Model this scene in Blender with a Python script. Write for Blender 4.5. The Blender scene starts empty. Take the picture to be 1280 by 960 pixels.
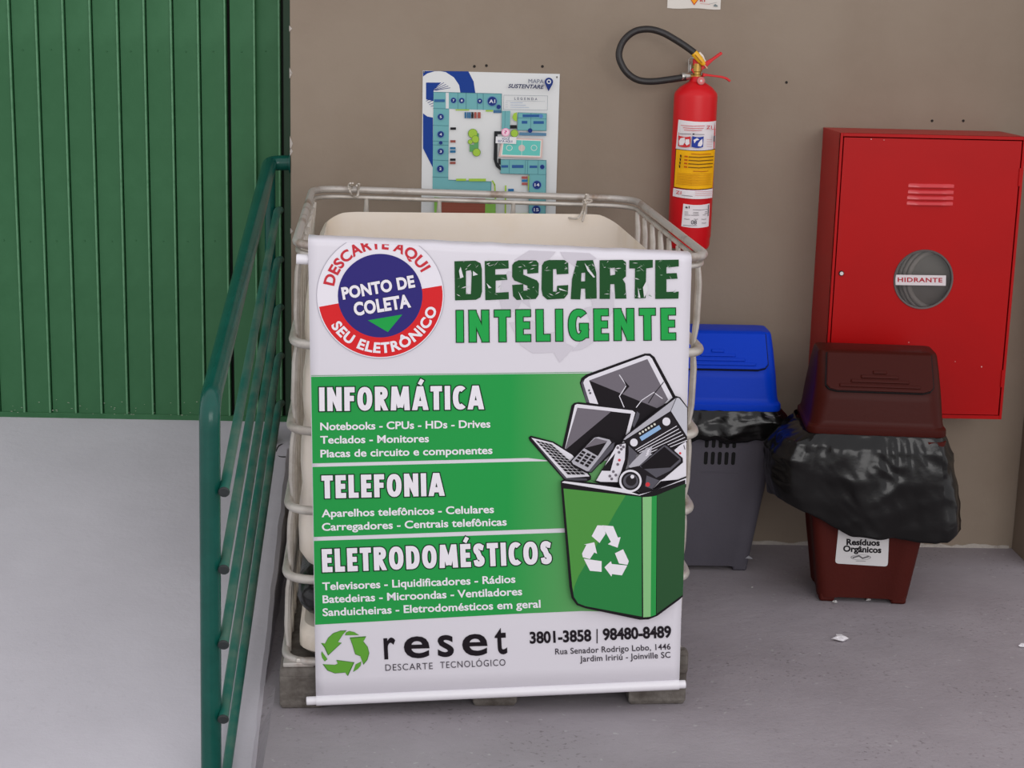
import bpy, bmesh, math, random
from mathutils import Vector, Matrix, noise
from mathutils.geometry import tessellate_polygon
random.seed(7)
PI = math.pi
COL = bpy.context.scene.collection

# ------------------------------------------------------------------ camera
F, YAW, PITCH, ROLL, DIST, HGT = 2079.5, .0259, .2159, .0238, 5.4586, 1.7464
cy_, sy_ = math.cos(YAW), math.sin(YAW); cp_, sp_ = math.cos(PITCH), math.sin(PITCH)
W_ = Vector((sy_*cp_, cy_*cp_, -sp_)); R0 = Vector((cy_, -sy_, 0)); U0 = R0.cross(W_)
R_ = R0*math.cos(ROLL) + U0*math.sin(ROLL); U_ = U0*math.cos(ROLL) - R0*math.sin(ROLL)
EYE = Vector((0, -DIST, HGT))
cam = bpy.data.cameras.new('camera'); camo = bpy.data.objects.new('camera', cam); COL.objects.link(camo)
cam.sensor_width = 36; cam.lens = F/1280*36; cam.clip_start = .05
m = Matrix.Identity(4)
for i in range(3):
    m[i][0] = R_[i]; m[i][1] = U_[i]; m[i][2] = -W_[i]; m[i][3] = EYE[i]
camo.matrix_world = m
bpy.context.scene.camera = camo

# ------------------------------------------------------------------ light
def lin(c):
    return tuple(((v/255)/12.92 if v/255 <= .04045 else ((v/255+.055)/1.055)**2.4) for v in c)
sc = bpy.context.scene
world = bpy.data.worlds.new('sky'); sc.world = world; world.use_nodes = True
wn = world.node_tree.nodes; wl = world.node_tree.links
bg = wn['Background']
tc = wn.new('ShaderNodeTexCoord'); sep = wn.new('ShaderNodeSeparateXYZ'); rmp = wn.new('ShaderNodeValToRGB')
wl.new(tc.outputs['Generated'], sep.inputs[0]); wl.new(sep.outputs['Z'], rmp.inputs[0])
rmp.color_ramp.elements[0].color = (.80, .785, .78, 1); rmp.color_ramp.elements[0].position = 0.0
rmp.color_ramp.elements[1].color = (.90, .89, .925, 1); rmp.color_ramp.elements[1].position = .03
wl.new(rmp.outputs[0], bg.inputs[0]); bg.inputs[1].default_value = 1.0

def area(name, loc, target, sx, sy, power, col):
    l = bpy.data.lights.new(name, 'AREA'); l.shape = 'RECTANGLE'; l.size = sx; l.size_y = sy
    l.energy = power; l.color = col
    o = bpy.data.objects.new(name, l); COL.objects.link(o); o.location = loc
    o.rotation_euler = (Vector(target)-Vector(loc)).to_track_quat('-Z', 'Y').to_euler()
area('front_fill', (2.2, -9.0, 3.0), (.6, 0, .5), 6.0, 3.0, 170, (1, .98, .965))  # added fill lamp behind the camera, brightens the lower wall
sc.view_settings.view_transform = 'Standard'; sc.view_settings.look = 'None'
sc.view_settings.gamma = 1; sc.view_settings.use_curve_mapping = False
sc.view_settings.exposure = 0.10

# ------------------------------------------------------------------ pixel -> world point helpers
def ray(x, y): return W_ + R_*((x-640)/F) + U_*((480-y)/F)
def atY(x, y, Y):
    d = ray(x, y); return EYE + d*((Y+DIST)/d.y)
def atZ(x, y, z=0.0):
    d = ray(x, y); return EYE + d*((z-HGT)/d.z)

# ------------------------------------------------------------------ materials
MATS = {}
def mat(name, col, rough=.5, metal=0, var=0, vs=6, bump=0, bs=60, spec=.5, alt=None, altp=(.55, .7), trans=0, coat=0, det=6):
    """procedural: base colour with noise variation towards alt, fine relief"""
    if name in MATS: return MATS[name]
    m = bpy.data.materials.new(name); m.use_nodes = True
    n = m.node_tree.nodes; l = m.node_tree.links; b = n['Principled BSDF']
    b.inputs['Roughness'].default_value = rough; b.inputs['Metallic'].default_value = metal
    b.inputs['Specular IOR Level'].default_value = spec
    b.inputs['Transmission Weight'].default_value = trans
    b.inputs['Coat Weight'].default_value = coat
    c = lin(col)
    t = n.new('ShaderNodeTexCoord')
    if var or alt:
        nz = n.new('ShaderNodeTexNoise'); nz.inputs['Scale'].default_value = vs; nz.inputs['Detail'].default_value = det
        nz.inputs['Roughness'].default_value = .62
        l.new(t.outputs['Object'], nz.inputs['Vector'])
        r = n.new('ShaderNodeValToRGB'); l.new(nz.outputs[0], r.inputs[0])
        if alt:
            a = lin(alt); r.color_ramp.elements[0].color = (*c, 1); r.color_ramp.elements[1].color = (*a, 1)
            r.color_ramp.elements[0].position, r.color_ramp.elements[1].position = altp
        else:
            r.color_ramp.elements[0].color = (*[v*(1-var) for v in c], 1); r.color_ramp.elements[1].color = (*[min(1, v*(1+var)) for v in c], 1)
            r.color_ramp.elements[0].position, r.color_ramp.elements[1].position = .3, .7
        l.new(r.outputs[0], b.inputs['Base Color'])
    else:
        b.inputs['Base Color'].default_value = (*c, 1)
    if bump:
        nb = n.new('ShaderNodeTexNoise'); nb.inputs['Scale'].default_value = bs; nb.inputs['Detail'].default_value = 5
        l.new(t.outputs['Object'], nb.inputs['Vector'])
        bp = n.new('ShaderNodeBump'); bp.inputs['Strength'].default_value = bump; bp.inputs['Distance'].default_value = .01
        l.new(nb.outputs[0], bp.inputs['Height']); l.new(bp.outputs[0], b.inputs['Normal'])
    MATS[name] = m
    return m
def ink(c, rough=.55):
    return mat('ink_%d_%d_%d' % tuple(c), c, rough, spec=.12)

def concrete(name, col, dark, light, speck=.5):
    m = mat(name, col, .62, spec=.35)
    n = m.node_tree.nodes; l = m.node_tree.links; b = n['Principled BSDF']; t = [x for x in n if x.type == 'TEX_COORD'][0]
    def nz(s, d=6, r=.6):
        k = n.new('ShaderNodeTexNoise'); k.inputs['Scale'].default_value = s; k.inputs['Detail'].default_value = d
        k.inputs['Roughness'].default_value = r; l.new(t.outputs['Object'], k.inputs['Vector']); return k
    def ramp(src, stops):
        r = n.new('ShaderNodeValToRGB'); l.new(src, r.inputs[0]); e = r.color_ramp.elements
        e[0].position, e[0].color = stops[0]; e[1].position, e[1].color = stops[-1]
        for p, c in stops[1:-1]:
            k = e.new(p); k.color = c
        return r
    base = ramp(nz(1.6, 7).outputs[0], [(.3, (*lin(dark), 1)), (.5, (*lin(col), 1)), (.72, (*lin(light), 1))])
    sp = ramp(nz(70, 3, .5).outputs[0], [(.60, (1, 1, 1, 1)), (.68, (.55, .53, .52, 1))])
    patch = ramp(nz(2.3, 3).outputs[0], [(.45, (0, 0, 0, 1)), (.62, (1, 1, 1, 1))])
    mx = n.new('ShaderNodeMix'); mx.data_type = 'RGBA'; mx.blend_type = 'MULTIPLY'
    mu = n.new('ShaderNodeMath'); mu.operation = 'MULTIPLY'; mu.inputs[1].default_value = speck
    l.new(patch.outputs[0], mu.inputs[0]); l.new(mu.outputs[0], mx.inputs[0])
    l.new(base.outputs[0], mx.inputs[6]); l.new(sp.outputs[0], mx.inputs[7])
    sp2 = ramp(nz(38, 2, .5).outputs[0], [(.69, (0, 0, 0, 1)), (.72, (1, 1, 1, 1))])
    mx2 = n.new('ShaderNodeMix'); mx2.data_type = 'RGBA'
    mu2 = n.new('ShaderNodeMath'); mu2.operation = 'MULTIPLY'; mu2.inputs[1].default_value = .35*speck
    l.new(sp2.outputs[0], mu2.inputs[0]); l.new(mu2.outputs[0], mx2.inputs[0])
    l.new(mx.outputs[2], mx2.inputs[6]); mx2.inputs[7].default_value = (*lin((200, 200, 198)), 1)
    l.new(mx2.outputs[2], b.inputs['Base Color'])
    ad = n.new('ShaderNodeMath'); ad.operation = 'MULTIPLY_ADD'; ad.inputs[1].default_value = .35
    l.new(nz(90, 4).outputs[0], ad.inputs[0]); l.new(nz(14, 5).outputs[0], ad.inputs[2])
    bp = n.new('ShaderNodeBump'); bp.inputs['Strength'].default_value = .25+.3*speck; bp.inputs['Distance'].default_value = .007
    l.new(ad.outputs[0], bp.inputs['Height']); l.new(bp.outputs[0], b.inputs['Normal'])
    return m

# ------------------------------------------------------------------ object helpers
def link(name, me, parent=None):
    o = bpy.data.objects.new(name, me); COL.objects.link(o)
    if parent: o.parent = parent
    return o
def tag(o, label=None, cat=None, group=None, kind=None):
    if label: o['label'] = label
    if cat: o['category'] = cat
    if group: o['group'] = group
    if kind: o['kind'] = kind
    return o
def empty(name, loc, label, cat, group=None, rz=0):
    o = link(name, None); o.location = loc; o.rotation_euler.z = rz; o.empty_display_size = .05
    return tag(o, label, cat, group)
class MB:
    def __init__(s): s.v = []; s.f = []; s.m = []; s.mats = []
    def mi(s, mt):
        if mt not in s.mats: s.mats.append(mt)
        return s.mats.index(mt)
    def add(s, vs, fs, mt=None):
        o = len(s.v); s.v += [tuple(v) for v in vs]; s.f += [tuple(i+o for i in f) for f in fs]
        k = s.mi(mt) if mt else 0
        s.m += [k]*len(fs); return s
    def box(s, a, b, mt=None):
        (x0, y0, z0), (x1, y1, z1) = a, b
        v = [(x0,y0,z0),(x1,y0,z0),(x1,y1,z0),(x0,y1,z0),(x0,y0,z1),(x1,y0,z1),(x1,y1,z1),(x0,y1,z1)]
        return s.add(v, [(0,3,2,1),(4,5,6,7),(0,1,5,4),(1,2,6,5),(2,3,7,6),(3,0,4,7)], mt)
    def tube(s, pts, r, n=10, closed=False, cap=True, mt=None):
        pts = [Vector(p) for p in pts]; N = len(pts)
        rs = r if isinstance(r, (list, tuple)) else [r]*N
        tan = []
        for i in range(N):
            a = pts[(i-1) % N] if (closed or i) else pts[0]; b = pts[(i+1) % N] if (closed or i < N-1) else pts[-1]
            tan.append((b-a).normalized())
        up = Vector((0, 0, 1)) if abs(tan[0].z) < .9 else Vector((0, 1, 0))
        nx = tan[0].cross(up).normalized(); vs = []
        for i in range(N):
            t = tan[i]; nx = (nx - t*nx.dot(t)).normalized(); ny = t.cross(nx)
            for k in range(n):
                a = 2*PI*k/n; rr = rs[i]
                rx, ry = (rr if isinstance(rr, tuple) else (rr, rr))
                vs.append(pts[i] + nx*rx*math.cos(a) + ny*ry*math.sin(a))
        fs = []
        for i in range(N if closed else N-1):
            j = (i+1) % N
            for k in range(n):
                k2 = (k+1) % n; fs.append((i*n+k, i*n+k2, j*n+k2, j*n+k))
        if cap and not closed:
            fs.append(tuple(range(n))[::-1]); fs.append(tuple((N-1)*n+k for k in range(n)))
        return s.add(vs, fs, mt)
    def loft(s, secs, cap0=True, cap1=True, mt=None):
        n = len(secs[0]); vs = [p for q in secs for p in q]; fs = []
        for i in range(len(secs)-1):
            for k in range(n):
                k2 = (k+1) % n; fs.append((i*n+k, i*n+k2, (i+1)*n+k2, (i+1)*n+k))
        if cap0: fs.append(tuple(range(n))[::-1])
        if cap1: fs.append(tuple((len(secs)-1)*n+k for k in range(n)))
        return s.add(vs, fs, mt)
    def lathe(s, prof, c=(0, 0, 0), n=32, axis='z', mt=None, cap=True):
        secs = []
        for r, h in prof:
            ring = []
            for k in range(n):
                a = 2*PI*k/n; x, y = r*math.cos(a), r*math.sin(a)
                p = (x, y, h) if axis == 'z' else ((x, -h, y) if axis == 'y' else (h, x, y))
                ring.append((c[0]+p[0], c[1]+p[1], c[2]+p[2]))
            secs.append(ring)
        return s.loft(secs, cap, cap, mt=mt)
    def build(s, name, mt=None, parent=None, smooth=True, bevel=0, seg=2, fix=True, sub=0):
        me = bpy.data.meshes.new(name); me.from_pydata(s.v, [], s.f)
        ms = s.mats or [mt]
        for k in ms: me.materials.append(k)
        if s.mats:
            for i, p in enumerate(me.polygons): p.material_index = s.m[i]
        if fix:
            bm = bmesh.new(); bm.from_mesh(me); bmesh.ops.recalc_face_normals(bm, faces=bm.faces); bm.to_mesh(me); bm.free()
        if smooth:
            me.shade_smooth(); 
            bm = bmesh.new(); bm.from_mesh(me)
            for e in bm.edges:
                if len(e.link_faces) == 2 and e.calc_face_angle(0) > math.radians(38): e.smooth = False
            bm.to_mesh(me); bm.free()
        o = link(name, me, parent)
        if bevel:
            b = o.modifiers.new('bevel', 'BEVEL'); b.width = bevel; b.segments = seg; b.limit_method = 'ANGLE'; b.angle_limit = math.radians(35)
            b.harden_normals = False
        if sub:
            q = o.modifiers.new('sub', 'SUBSURF'); q.levels = sub; q.render_levels = sub
        return o
def rpath(pts, r, seg=6, closed=False):
    """polyline with rounded corners"""
    P = [Vector(p) for p in pts]; N = len(P); out = []
    for i in range(N):
        if not closed and i in (0, N-1): out.append(P[i]); continue
        a, b, c = P[i-1], P[i], P[(i+1) % N]
        d1 = (a-b); d2 = (c-b); k = min(r, d1.length*.49, d2.length*.49)
        p0 = b+d1.normalized()*k; p2 = b+d2.normalized()*k
        for j in range(seg+1):
            t = j/seg; out.append(p0*(1-t)**2 + b*2*t*(1-t) + p2*t*t)
    return out
def spline(pts, sub=6):
    P = [Vector(p) for p in pts]; out = []
    for i in range(len(P)-1):
        a = P[max(i-1, 0)]; b = P[i]; c = P[i+1]; d = P[min(i+2, len(P)-1)]
        for j in range(sub):
            t = j/sub
            out.append(.5*((2*b)+(c-a)*t+(2*a-5*b+4*c-d)*t*t+(3*b-a-3*c+d)*t**3))
    out.append(P[-1]); return out
def rrect(w, d, r, z, n=5, cx=0, cy=0):
    pts = []
    for sx, sy, a0 in ((1, 1, 0), (-1, 1, 90), (-1, -1, 180), (1, -1, 270)):
        for j in range(n+1):
            a = math.radians(a0+90*j/n)
            pts.append((cx+sx*(w/2-r)+r*math.cos(a), cy+sy*(d/2-r)+r*math.sin(a), z))
    return pts

# ------------------------------------------------------------------ flat print: polygons and lettering in image-like 2D, mapped to a surface
class Art:
    """2D print; fn(x, y, layer) -> world point"""
    def __init__(s, fn, ox=0, oy=0, k=1, lay=0): s.fn = fn; s.mb = MB(); s.lay = lay; s.t(ox, oy, k)
    def t(s, ox, oy, k): s.ox, s.oy, s.k = ox, oy, k; return s
    def pt(s, x, y): return (s.ox+x/s.k, s.oy+y/s.k)
    def poly(s, pts, col, holes=(), lay=None):
        s.lay += 1; L = s.lay if lay is None else lay
        loops = [[Vector((*s.pt(*p), 0)) for p in pts]] + [[Vector((*s.pt(*p), 0)) for p in h] for h in holes]
        flat = [p for q in loops for p in q]
        tr = tessellate_polygon(loops)
        s.mb.add([s.fn(p.x, p.y, L) for p in flat], tr, col if hasattr(col, 'node_tree') else ink(col)); return s
    def rect(s, x0, y0, x1, y1, col, **k): return s.poly([(x0, y0), (x1, y0), (x1, y1), (x0, y1)], col, **k)
    def disc(s, x, y, r, col, ry=None, n=28, inner=0):
        ry = ry or r
        c = [(x+r*math.cos(2*PI*i/n), y+ry*math.sin(2*PI*i/n)) for i in range(n)]
        h = [[(x+inner*math.cos(2*PI*i/n), y+inner*ry/r*math.sin(2*PI*i/n)) for i in range(n)]] if inner else []
        return s.poly(c, col, holes=h)
    def line(s, pts, w, col):
        s.lay += 1; L = s.lay
        q = [Vector(p) for p in pts]
        for a, b in zip(q, q[1:]):
            d = (b-a); n = Vector((-d.y, d.x)).normalized()*w/2; e = d.normalized()*w*.25
            s.mb.add([s.fn(*s.pt(*p), L) for p in (a-e+n, b+e+n, b+e-n, a-e-n)], [(0, 1, 2, 3)], ink(col))
        return s
    def text(s, body, p0, p1, cap, col, bold=0, space=1, shear=0, fnxy=None, lay=None):
        """lettering between baseline points p0 and p1 (same frame as polygons), cap height cap"""
        s.lay += 1; L = s.lay if lay is None else lay
        v, f, (x0, x1) = glyphs(body, bold, space, shear)
        a = Vector(s.pt(*p0)); b = Vector(s.pt(*p1)); h = cap/s.k
        d = b-a; n = Vector((d.y, -d.x)).normalized()*h
        out = []
        for x, y in v:
            u = (x-x0)/(x1-x0); w = y/CAPH
            if fnxy: q = Vector(s.pt(*fnxy(u, w)))
            else: q = a+d*u+n*w
            out.append(s.fn(q.x, q.y, L))
        s.mb.add(out, f, ink(col)); return s
    def build(s, name, parent, clips=()):
        o = s.mb.build(name, None, parent, smooth=False, fix=False)
        if clips:
            bm = bmesh.new(); bm.from_mesh(o.data)
            for co, no in clips:
                bmesh.ops.bisect_plane(bm, geom=bm.verts[:]+bm.edges[:]+bm.faces[:], plane_co=co, plane_no=no, clear_outer=True)
            bm.to_mesh(o.data); bm.free()
        s.mb = MB(); return o
GL = {}
def curve_mesh(body, off, space, shear):
    c = bpy.data.curves.new('lettering', 'FONT'); c.body = body; c.size = 1; c.offset = off
    c.space_character = space; c.shear = shear; c.resolution_u = 4; c.fill_mode = 'BOTH'
    o = bpy.data.objects.new('lettering', c); COL.objects.link(o)
    dg = bpy.context.evaluated_depsgraph_get(); me = o.evaluated_get(dg).to_mesh()
    v = [(p.co.x, p.co.y) for p in me.vertices]; f = [tuple(p.vertices) for p in me.polygons]
    o.evaluated_get(dg).to_mesh_clear(); bpy.data.objects.remove(o); bpy.data.curves.remove(c)
    return v, f
def glyphs(body, bold=0, space=1, shear=0):
    k = (body, bold, space, shear)
    if k not in GL:
        base = curve_mesh(body, 0, space, shear)[0]
        v, f = curve_mesh(body, bold, space, shear)
        GL[k] = (v, f, (min(p[0] for p in base), max(p[0] for p in base)))
    return GL[k]
CAPH = max(p[1] for p in curve_mesh('H', 0, 1, 0)[0])

# ================================================================== SETTING
WALLC = (144, 130, 115)
m_wall = mat('wall_paint', WALLC, .75, alt=(134, 119, 104), altp=(.42, .75), vs=1.7, bump=.12, bs=35, spec=.25)
m_floor = concrete('floor_paint', (152, 145, 150), (140, 133, 137), (162, 155, 160), .8)
m_ramp = concrete('ramp_paint', (196, 192, 199), (189, 185, 192), (203, 199, 206), .12)
m_plaster = mat('bare_plaster', (178, 170, 162), .9, alt=(140, 130, 120), vs=40, bump=.5, bs=120)

def edge(Y, z=False):                       # right edge line of the ramp
    return -.598 - .056*Y
def rampz(Y):
    if Y > -3: return .31+.232*Y
    return .31-.232*3 - (.05*(-3-Y))
# floor slab on the right
mb = MB(); vs = []; ys = [-7+.1*i for i in range(69)]+[-.1, 0.0]
nn = len(ys)
for Y in ys:
    j = .004*noise.noise((Y*6, 1, 0))
    ex = edge(Y)+j
    zz = min(rampz(Y)-.004, -.0)
    vs += [(ex-.006, Y, zz), (ex+.024, Y, -.0), (ex+.06, Y, 0), (5.0, Y, 0)]
fs = []
for i in range(nn-1):
    for k in range(3): fs.append((i*4+k, i*4+k+1, i*4+k+5, i*4+k+4))
mb.add(vs, fs)
fl = mb.build('floor', m_floor, smooth=False); tag(fl, kind='structure')
# ramp on the left
mb = MB(); vs = []; ys = [-7+.05*i for i in range(int(7.35/.05)+1)]
for Y in ys:
    jit = .005*noise.noise((Y*9, 3, 0)) + (.004*noise.noise((Y*31, 5, 0)))
    ex = edge(min(Y, 0))+jit-.004; z = rampz(Y)
    if Y > .0: ex = -.56
    vs += [(-5, Y, z), (ex-.012, Y, z), (ex, Y, z-.010), (ex+.003, Y, z-.5)]
fs = []
for i in range(len(ys)-1):
    for k in range(3): fs.append((i*4+k, i*4+k+1, i*4+k+5, i*4+k+4))
mb.add(vs, fs)
rp = mb.build('ramp', m_ramp, smooth=False); tag(rp, kind='structure')
# walls
XW0, XW1 = -.597, 1.882
wb = MB().box((XW0, 0, -.1), (XW1+2.6, .16, 3.4)).build('wall_back', m_wall, smooth=False, bevel=.004); tag(wb, kind='structure')
wr = MB().box((XW1, -.22, -.1), (XW1+.3, .0, 3.4)).build('wall_right', m_wall, smooth=False, bevel=.004); tag(wr, kind='structure')
# worn plaster line at the wall's foot
mb = MB(); vs = []; fs = []
N = 120
for i in range(N+1):
    x = XW0+.05+(XW1-XW0-.06)*i/N
    h = .010+.010*noise.noise((x*14, 0, 0))+.006*noise.noise((x*60, 2, 0))
    vs += [(x, -.004, 0), (x, -.003, max(.003, h)), (x, 0, max(.003, h)+.001)]
for i in range(N):
    for k in range(2): fs.append((i*3+k, i*3+k+1, i*3+k+4, i*3+k+3))
tag(mb.add(vs, fs).build('trim_1', m_plaster, smooth=False), kind='structure')
# chipped plaster on the wall corner edge
mb = MB()
for z, h in ((1.70, .02), (1.56, .035), (1.335, .05), (1.31, .03), (1.05, .02)):
    mb.add([(XW0-.0015, -.0015, z-h/2), (XW0+.008, -.0012, z), (XW0-.0015, -.0015, z+h/2), (XW0-.0015, .006, z)], [(0, 1, 2), (0, 2, 3)])
mb.build('chipped_edge', m_plaster, wb, smooth=False, fix=False)
# empty screw holes
m_dark = mat('dark_hole', (38, 32, 28), .9)
for px, py in ((1165, 151), (1204, 151), (593, 83), (608, 82), (678, 83), (983, 103), (1083, 478)):
    p = atY(px, py, 0)
    MB().lathe([(.0, -.0005), (.004, .0008), (.0045, .0012), (0.0028, .0005), (0, .0004)], (p.x, 0, p.z), 12, 'y').build('screw_hole', m_dark, wb)
# unseen overhead slab, added to hold back light from above
m_shade_slab = mat('shade_slab_paint', (150, 146, 140), .8, var=.05)
tag(MB().box((-5, -.5, 3.4), (XW1+2.6, .4, 3.5)).build('shade_slab', m_shade_slab, smooth=False), kind='structure')

# ---------------- green sliding door
m_green = mat('door_green', (46, 98, 60), .5, alt=(56, 108, 70), altp=(.4, .75), vs=5, bump=.05, bs=90, spec=.3)
m_gap = mat('dark_gap', (22, 24, 20), .9)
YD = .20; ZB, ZT = .352, 3.35; PITCHP = .0888
door = link('door_1', None); door.location = (0, YD, 0); tag(door, 'green sliding door of narrow ribbed sheet metal panels', kind='structure')
m_bead = mat('door_green_lit_ridge', (96, 146, 108), .45, alt=(64, 116, 78), altp=(.5, .8), vs=30, spec=.4)  # paler green paints the bright highlight onto the raised beads
def panel_mesh(w):
    # cross-section of one pressed panel: flat pan, a raised bead at its right edge, a lip dropping into the joint
    prof = [(0, .010), (.0005, .001), (.003, 0), (w-.0125, 0), (w-.0115, -.0045), (w-.0095, -.0065), (w-.0065, -.0065), (w-.0045, -.004), (w-.0035, .004), (w-.0028, .012)]
    prof += [(w-.0028, .016), (0, .016)]
    mb = MB(); mb.loft([[(x, y, z) for x, y in prof] for z in (ZB+.022, 1.0, 1.7, ZT)])
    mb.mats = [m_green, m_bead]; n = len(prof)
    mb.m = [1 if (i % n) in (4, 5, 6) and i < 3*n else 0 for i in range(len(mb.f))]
    return mb
pan = None
riv_me = None
for k in range(-22, 11):
    x = -1.544 + PITCHP*(k-1) + (.008 if k == 9 else 0)
    if pan is None:
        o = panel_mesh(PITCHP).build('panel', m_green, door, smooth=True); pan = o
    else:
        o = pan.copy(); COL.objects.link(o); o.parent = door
    o.location = (x+.008, .012 if k >= 10 else 0, 0)
    if k >= -1:
        for zz in (1.607, .972):
            if riv_me is None:
                q = MB().lathe([(0, .0022), (.0018, .0018), (.003, .0)], (0, 0, 0), 8, 'y').build('rivet', m_green, o); riv_me = q.data
            else:
                q = link('rivet', riv_me, o)
            q.location = (PITCHP*.44+random.uniform(-.006, .006), 0, zz+(k*.0015)+random.uniform(-.003, .003))
MB().box((-3.6, -.004, ZB), (-.60, .016, ZB+.022)).build('bottom_rail', m_green, door, bevel=.002)
MB().box((-.655+.012, .02, ZB+.0), (-.50, .034, ZT)).build('door_jamb', mat('door_green_dark', (34, 66, 42), .6, var=.1), door)
MB().box((-3.6, .03, .2), (-.5, .08, ZT)).build('backing', m_gap, door, smooth=False)
# riveted overlap at the joint before the last panels
for i in range(16):
    q = link('rivet', riv_me, door); q.location = (-.742, -.0005, 1.75-.082*i)
mb = MB()
random.seed(3)
for i in range(46):
    x = random.uniform(-1.6, -.9); s = random.uniform(.0008, .0022); z = ZB+.02+random.random()**2*.05
    mb.box((x, -.0048, z), (x+s*2.5, -.0035, z+s))
mb.build('chipped_paint', mat('paint_chip', (150, 160, 140), .8), door, smooth=False)
# ================================================================== RAILING
m_teal = mat('teal_enamel', (8, 72, 62), .22, alt=(16, 82, 72), altp=(.4, .7), vs=9, spec=.35, bump=.02, bs=30)
m_tealw = mat('teal_enamel_dusty', (26, 96, 84), .42, alt=(84, 112, 98), altp=(.42, .66), vs=7, bump=.05, bs=50, det=8)
m_plug = mat('black_plug', (34, 40, 40), .5, var=.2, vs=40)
YF = -1.74
rail = empty('handrail', (-.64, -.9, rampz(-.9)), 'teal green tubular handrail with dusty lower bars running up the ramp', 'railing')
off = Vector(rail.location)
def loc(p): return Vector(p)-off
top_b = Vector((-.664, .03, 1.262)); tf = atY(262, 504, YF)
pts = rpath([loc((XW0-.001, .03, 1.270)), loc((-.668, .03, 1.268)), loc(tf), loc((tf.x-.016, YF+.01, -.42))], .055, 8)
# keep the front bend rounder
mb = MB().tube(pts, .0245, 20); mb.build('top_rail', m_teal, rail)
MB().lathe([(.0, .0), (.034, .0), (.034, .004), (.026, .006)], tuple(loc((XW0-.006, .03, 1.270))), 20, 'x').build('wall_flange', m_teal, rail)
MB().tube([loc((-.672, .035, rampz(.03))), loc((-.668, .033, 1.245))], .018, 14).build('back_post', m_teal, rail)
zb = [1.117, .953, .792, .627, .463]
yf = [615, 712, 806, 899, 995]
for i, (z, y) in enumerate(zip(zb, yf)):
    b = Vector((-.640, -.01, z)); a = atY(280, y, YF-.02) + Vector((-.0006*i, 0, 0))
    d = (b-a).normalized()
    pth = [loc(a)] + rpath([loc(a+d*.02), loc(b), loc(b+Vector((.004, .05, -.004)))], .03, 6)
    r = MB().tube(pth, .0122, 14).build('rail', m_tealw, rail)
    MB().tube([loc(a-d*.004), loc(a-d*.001), loc(a+d*.001)], [.0112, .0134, .0134], 14).build('end_plug', m_plug, r)
    # weld lug joining the bar to the front post
    MB().tube([loc(a+d*.035+Vector((-.03, 0, 0))), loc(a+d*.035)], .009, 8).build('weld_lug', m_teal, r)
# wire loop on the ramp beside the railing foot
p = atZ(347, 570, .31)
c = Vector((-.655, -.03, rampz(-.03)+.004))
pp = [c+Vector((.028*math.cos(t), .05*math.sin(t), .232*.05*math.sin(t)+.0025*math.sin(3*t))) for t in [2*PI*i/20 for i in range(17)]]
o = MB().tube([Vector(p)+Vector((.035, .02, 0)) for p in pp], .0022, 6).build('wire_loop', mat('dark_wire', (48, 46, 46), .5))
tag(o, 'small dark loop of wire lying on the ramp by the railing foot', 'wire')
# ================================================================== BULK CONTAINER (cage, tank, pallet)
IX, IY, TH = -.4618, -1.4449, .0606
m_galv = mat('galvanised_tube', (196, 190, 182), .42, .35, alt=(158, 148, 138), altp=(.45, .75), vs=12, bump=.08, bs=60)
m_rust = mat('galvanised_rusty', (188, 182, 176), .45, .35, alt=(134, 108, 88), altp=(.52, .72), vs=9, bump=.1, bs=70)
m_tank = mat('tank_plastic', (232, 222, 210), .42, alt=(224, 208, 184), altp=(.4, .75), vs=3, spec=.4)
m_pallet = mat('pallet_grey_plastic', (108, 102, 96), .75, alt=(70, 62, 56), altp=(.40, .66), vs=16, bump=.5, bs=60)
m_sack = mat('black_plastic_film', (16, 16, 17), .26, spec=.5, bump=.35, bs=22)
m_twine = mat('white_twine', (200, 192, 182), .8)
ibc = empty('bulk_container', (IX, IY, 0), 'caged white plastic tank with open top on a worn pallet behind the banner', 'container', rz=TH)
def iu(u, v, z, lean=True):
    return Vector((u + z*(.033-.018*u), v, z - (.018*u*(z/1.2) if lean else 0) + (.012*v*z/1.2 if lean else 0)))
CU0, CU1, CV0, CV1 = -.008, 1.037, 0.0, 1.24
def ring(z, r, cr=.085, inset=0, rr=None, name='ring', mt=None):
    q = [(CU0+inset, CV0+inset), (CU1-inset, CV0+inset), (CU1-inset, CV1-inset), (CU0+inset, CV1-inset)]
    pts = rpath([(a, b, z) for a, b in q], cr, 8, True)
    P = []
    for i, p in enumerate(pts):
        n = pts[(i+1) % len(pts)]; P.append(p)
        L = (n-p).length
        if L > .2:
            for k in range(1, 12): P.append(p.lerp(n, k/12))
    return MB().tube([iu(*p) for p in P], r, 10, closed=True).build(name, mt or m_galv, ibc)
ring(1.197, .0110, .11, name='top_rail', mt=m_rust)
ring(1.174, .0070, .11, .004, name='top_rail')
for z in (.953, .735, .53, .348): ring(z, .0115, .085, 0)
ring(.125, .0105, .085, .004, name='bottom_ring', mt=m_rust)
def bar(u, v, nu, nv):
    P = []; R = []
    N = 56
    zs = [1.175, .953, .735, .53, .348, .125]
    for i in range(N+1):
        z = .118+(1.172-.118)*i/N
        dz = min(abs(z-q) for q in zs)
        b = .006*min(1, dz/.06) - .012          # stands proud between the rings, pressed in at each crossing
        P.append(iu(u+nu*b, v+nv*b, z)); w = .0088-.0026*max(0, 1-dz/.05)
        R.append((w, w))
    MB().tube(P, R, 8).build('upright_bar', m_galv, ibc)
for k in range(8):
    v = .10+.143*k
    bar(CU0, v, -1, 0); bar(CU1, v, 1, 0)
for u in (.165, .400, .640, .875):
    bar(u, CV0, 0, -1); bar(u, CV1, 0, 1)
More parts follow.
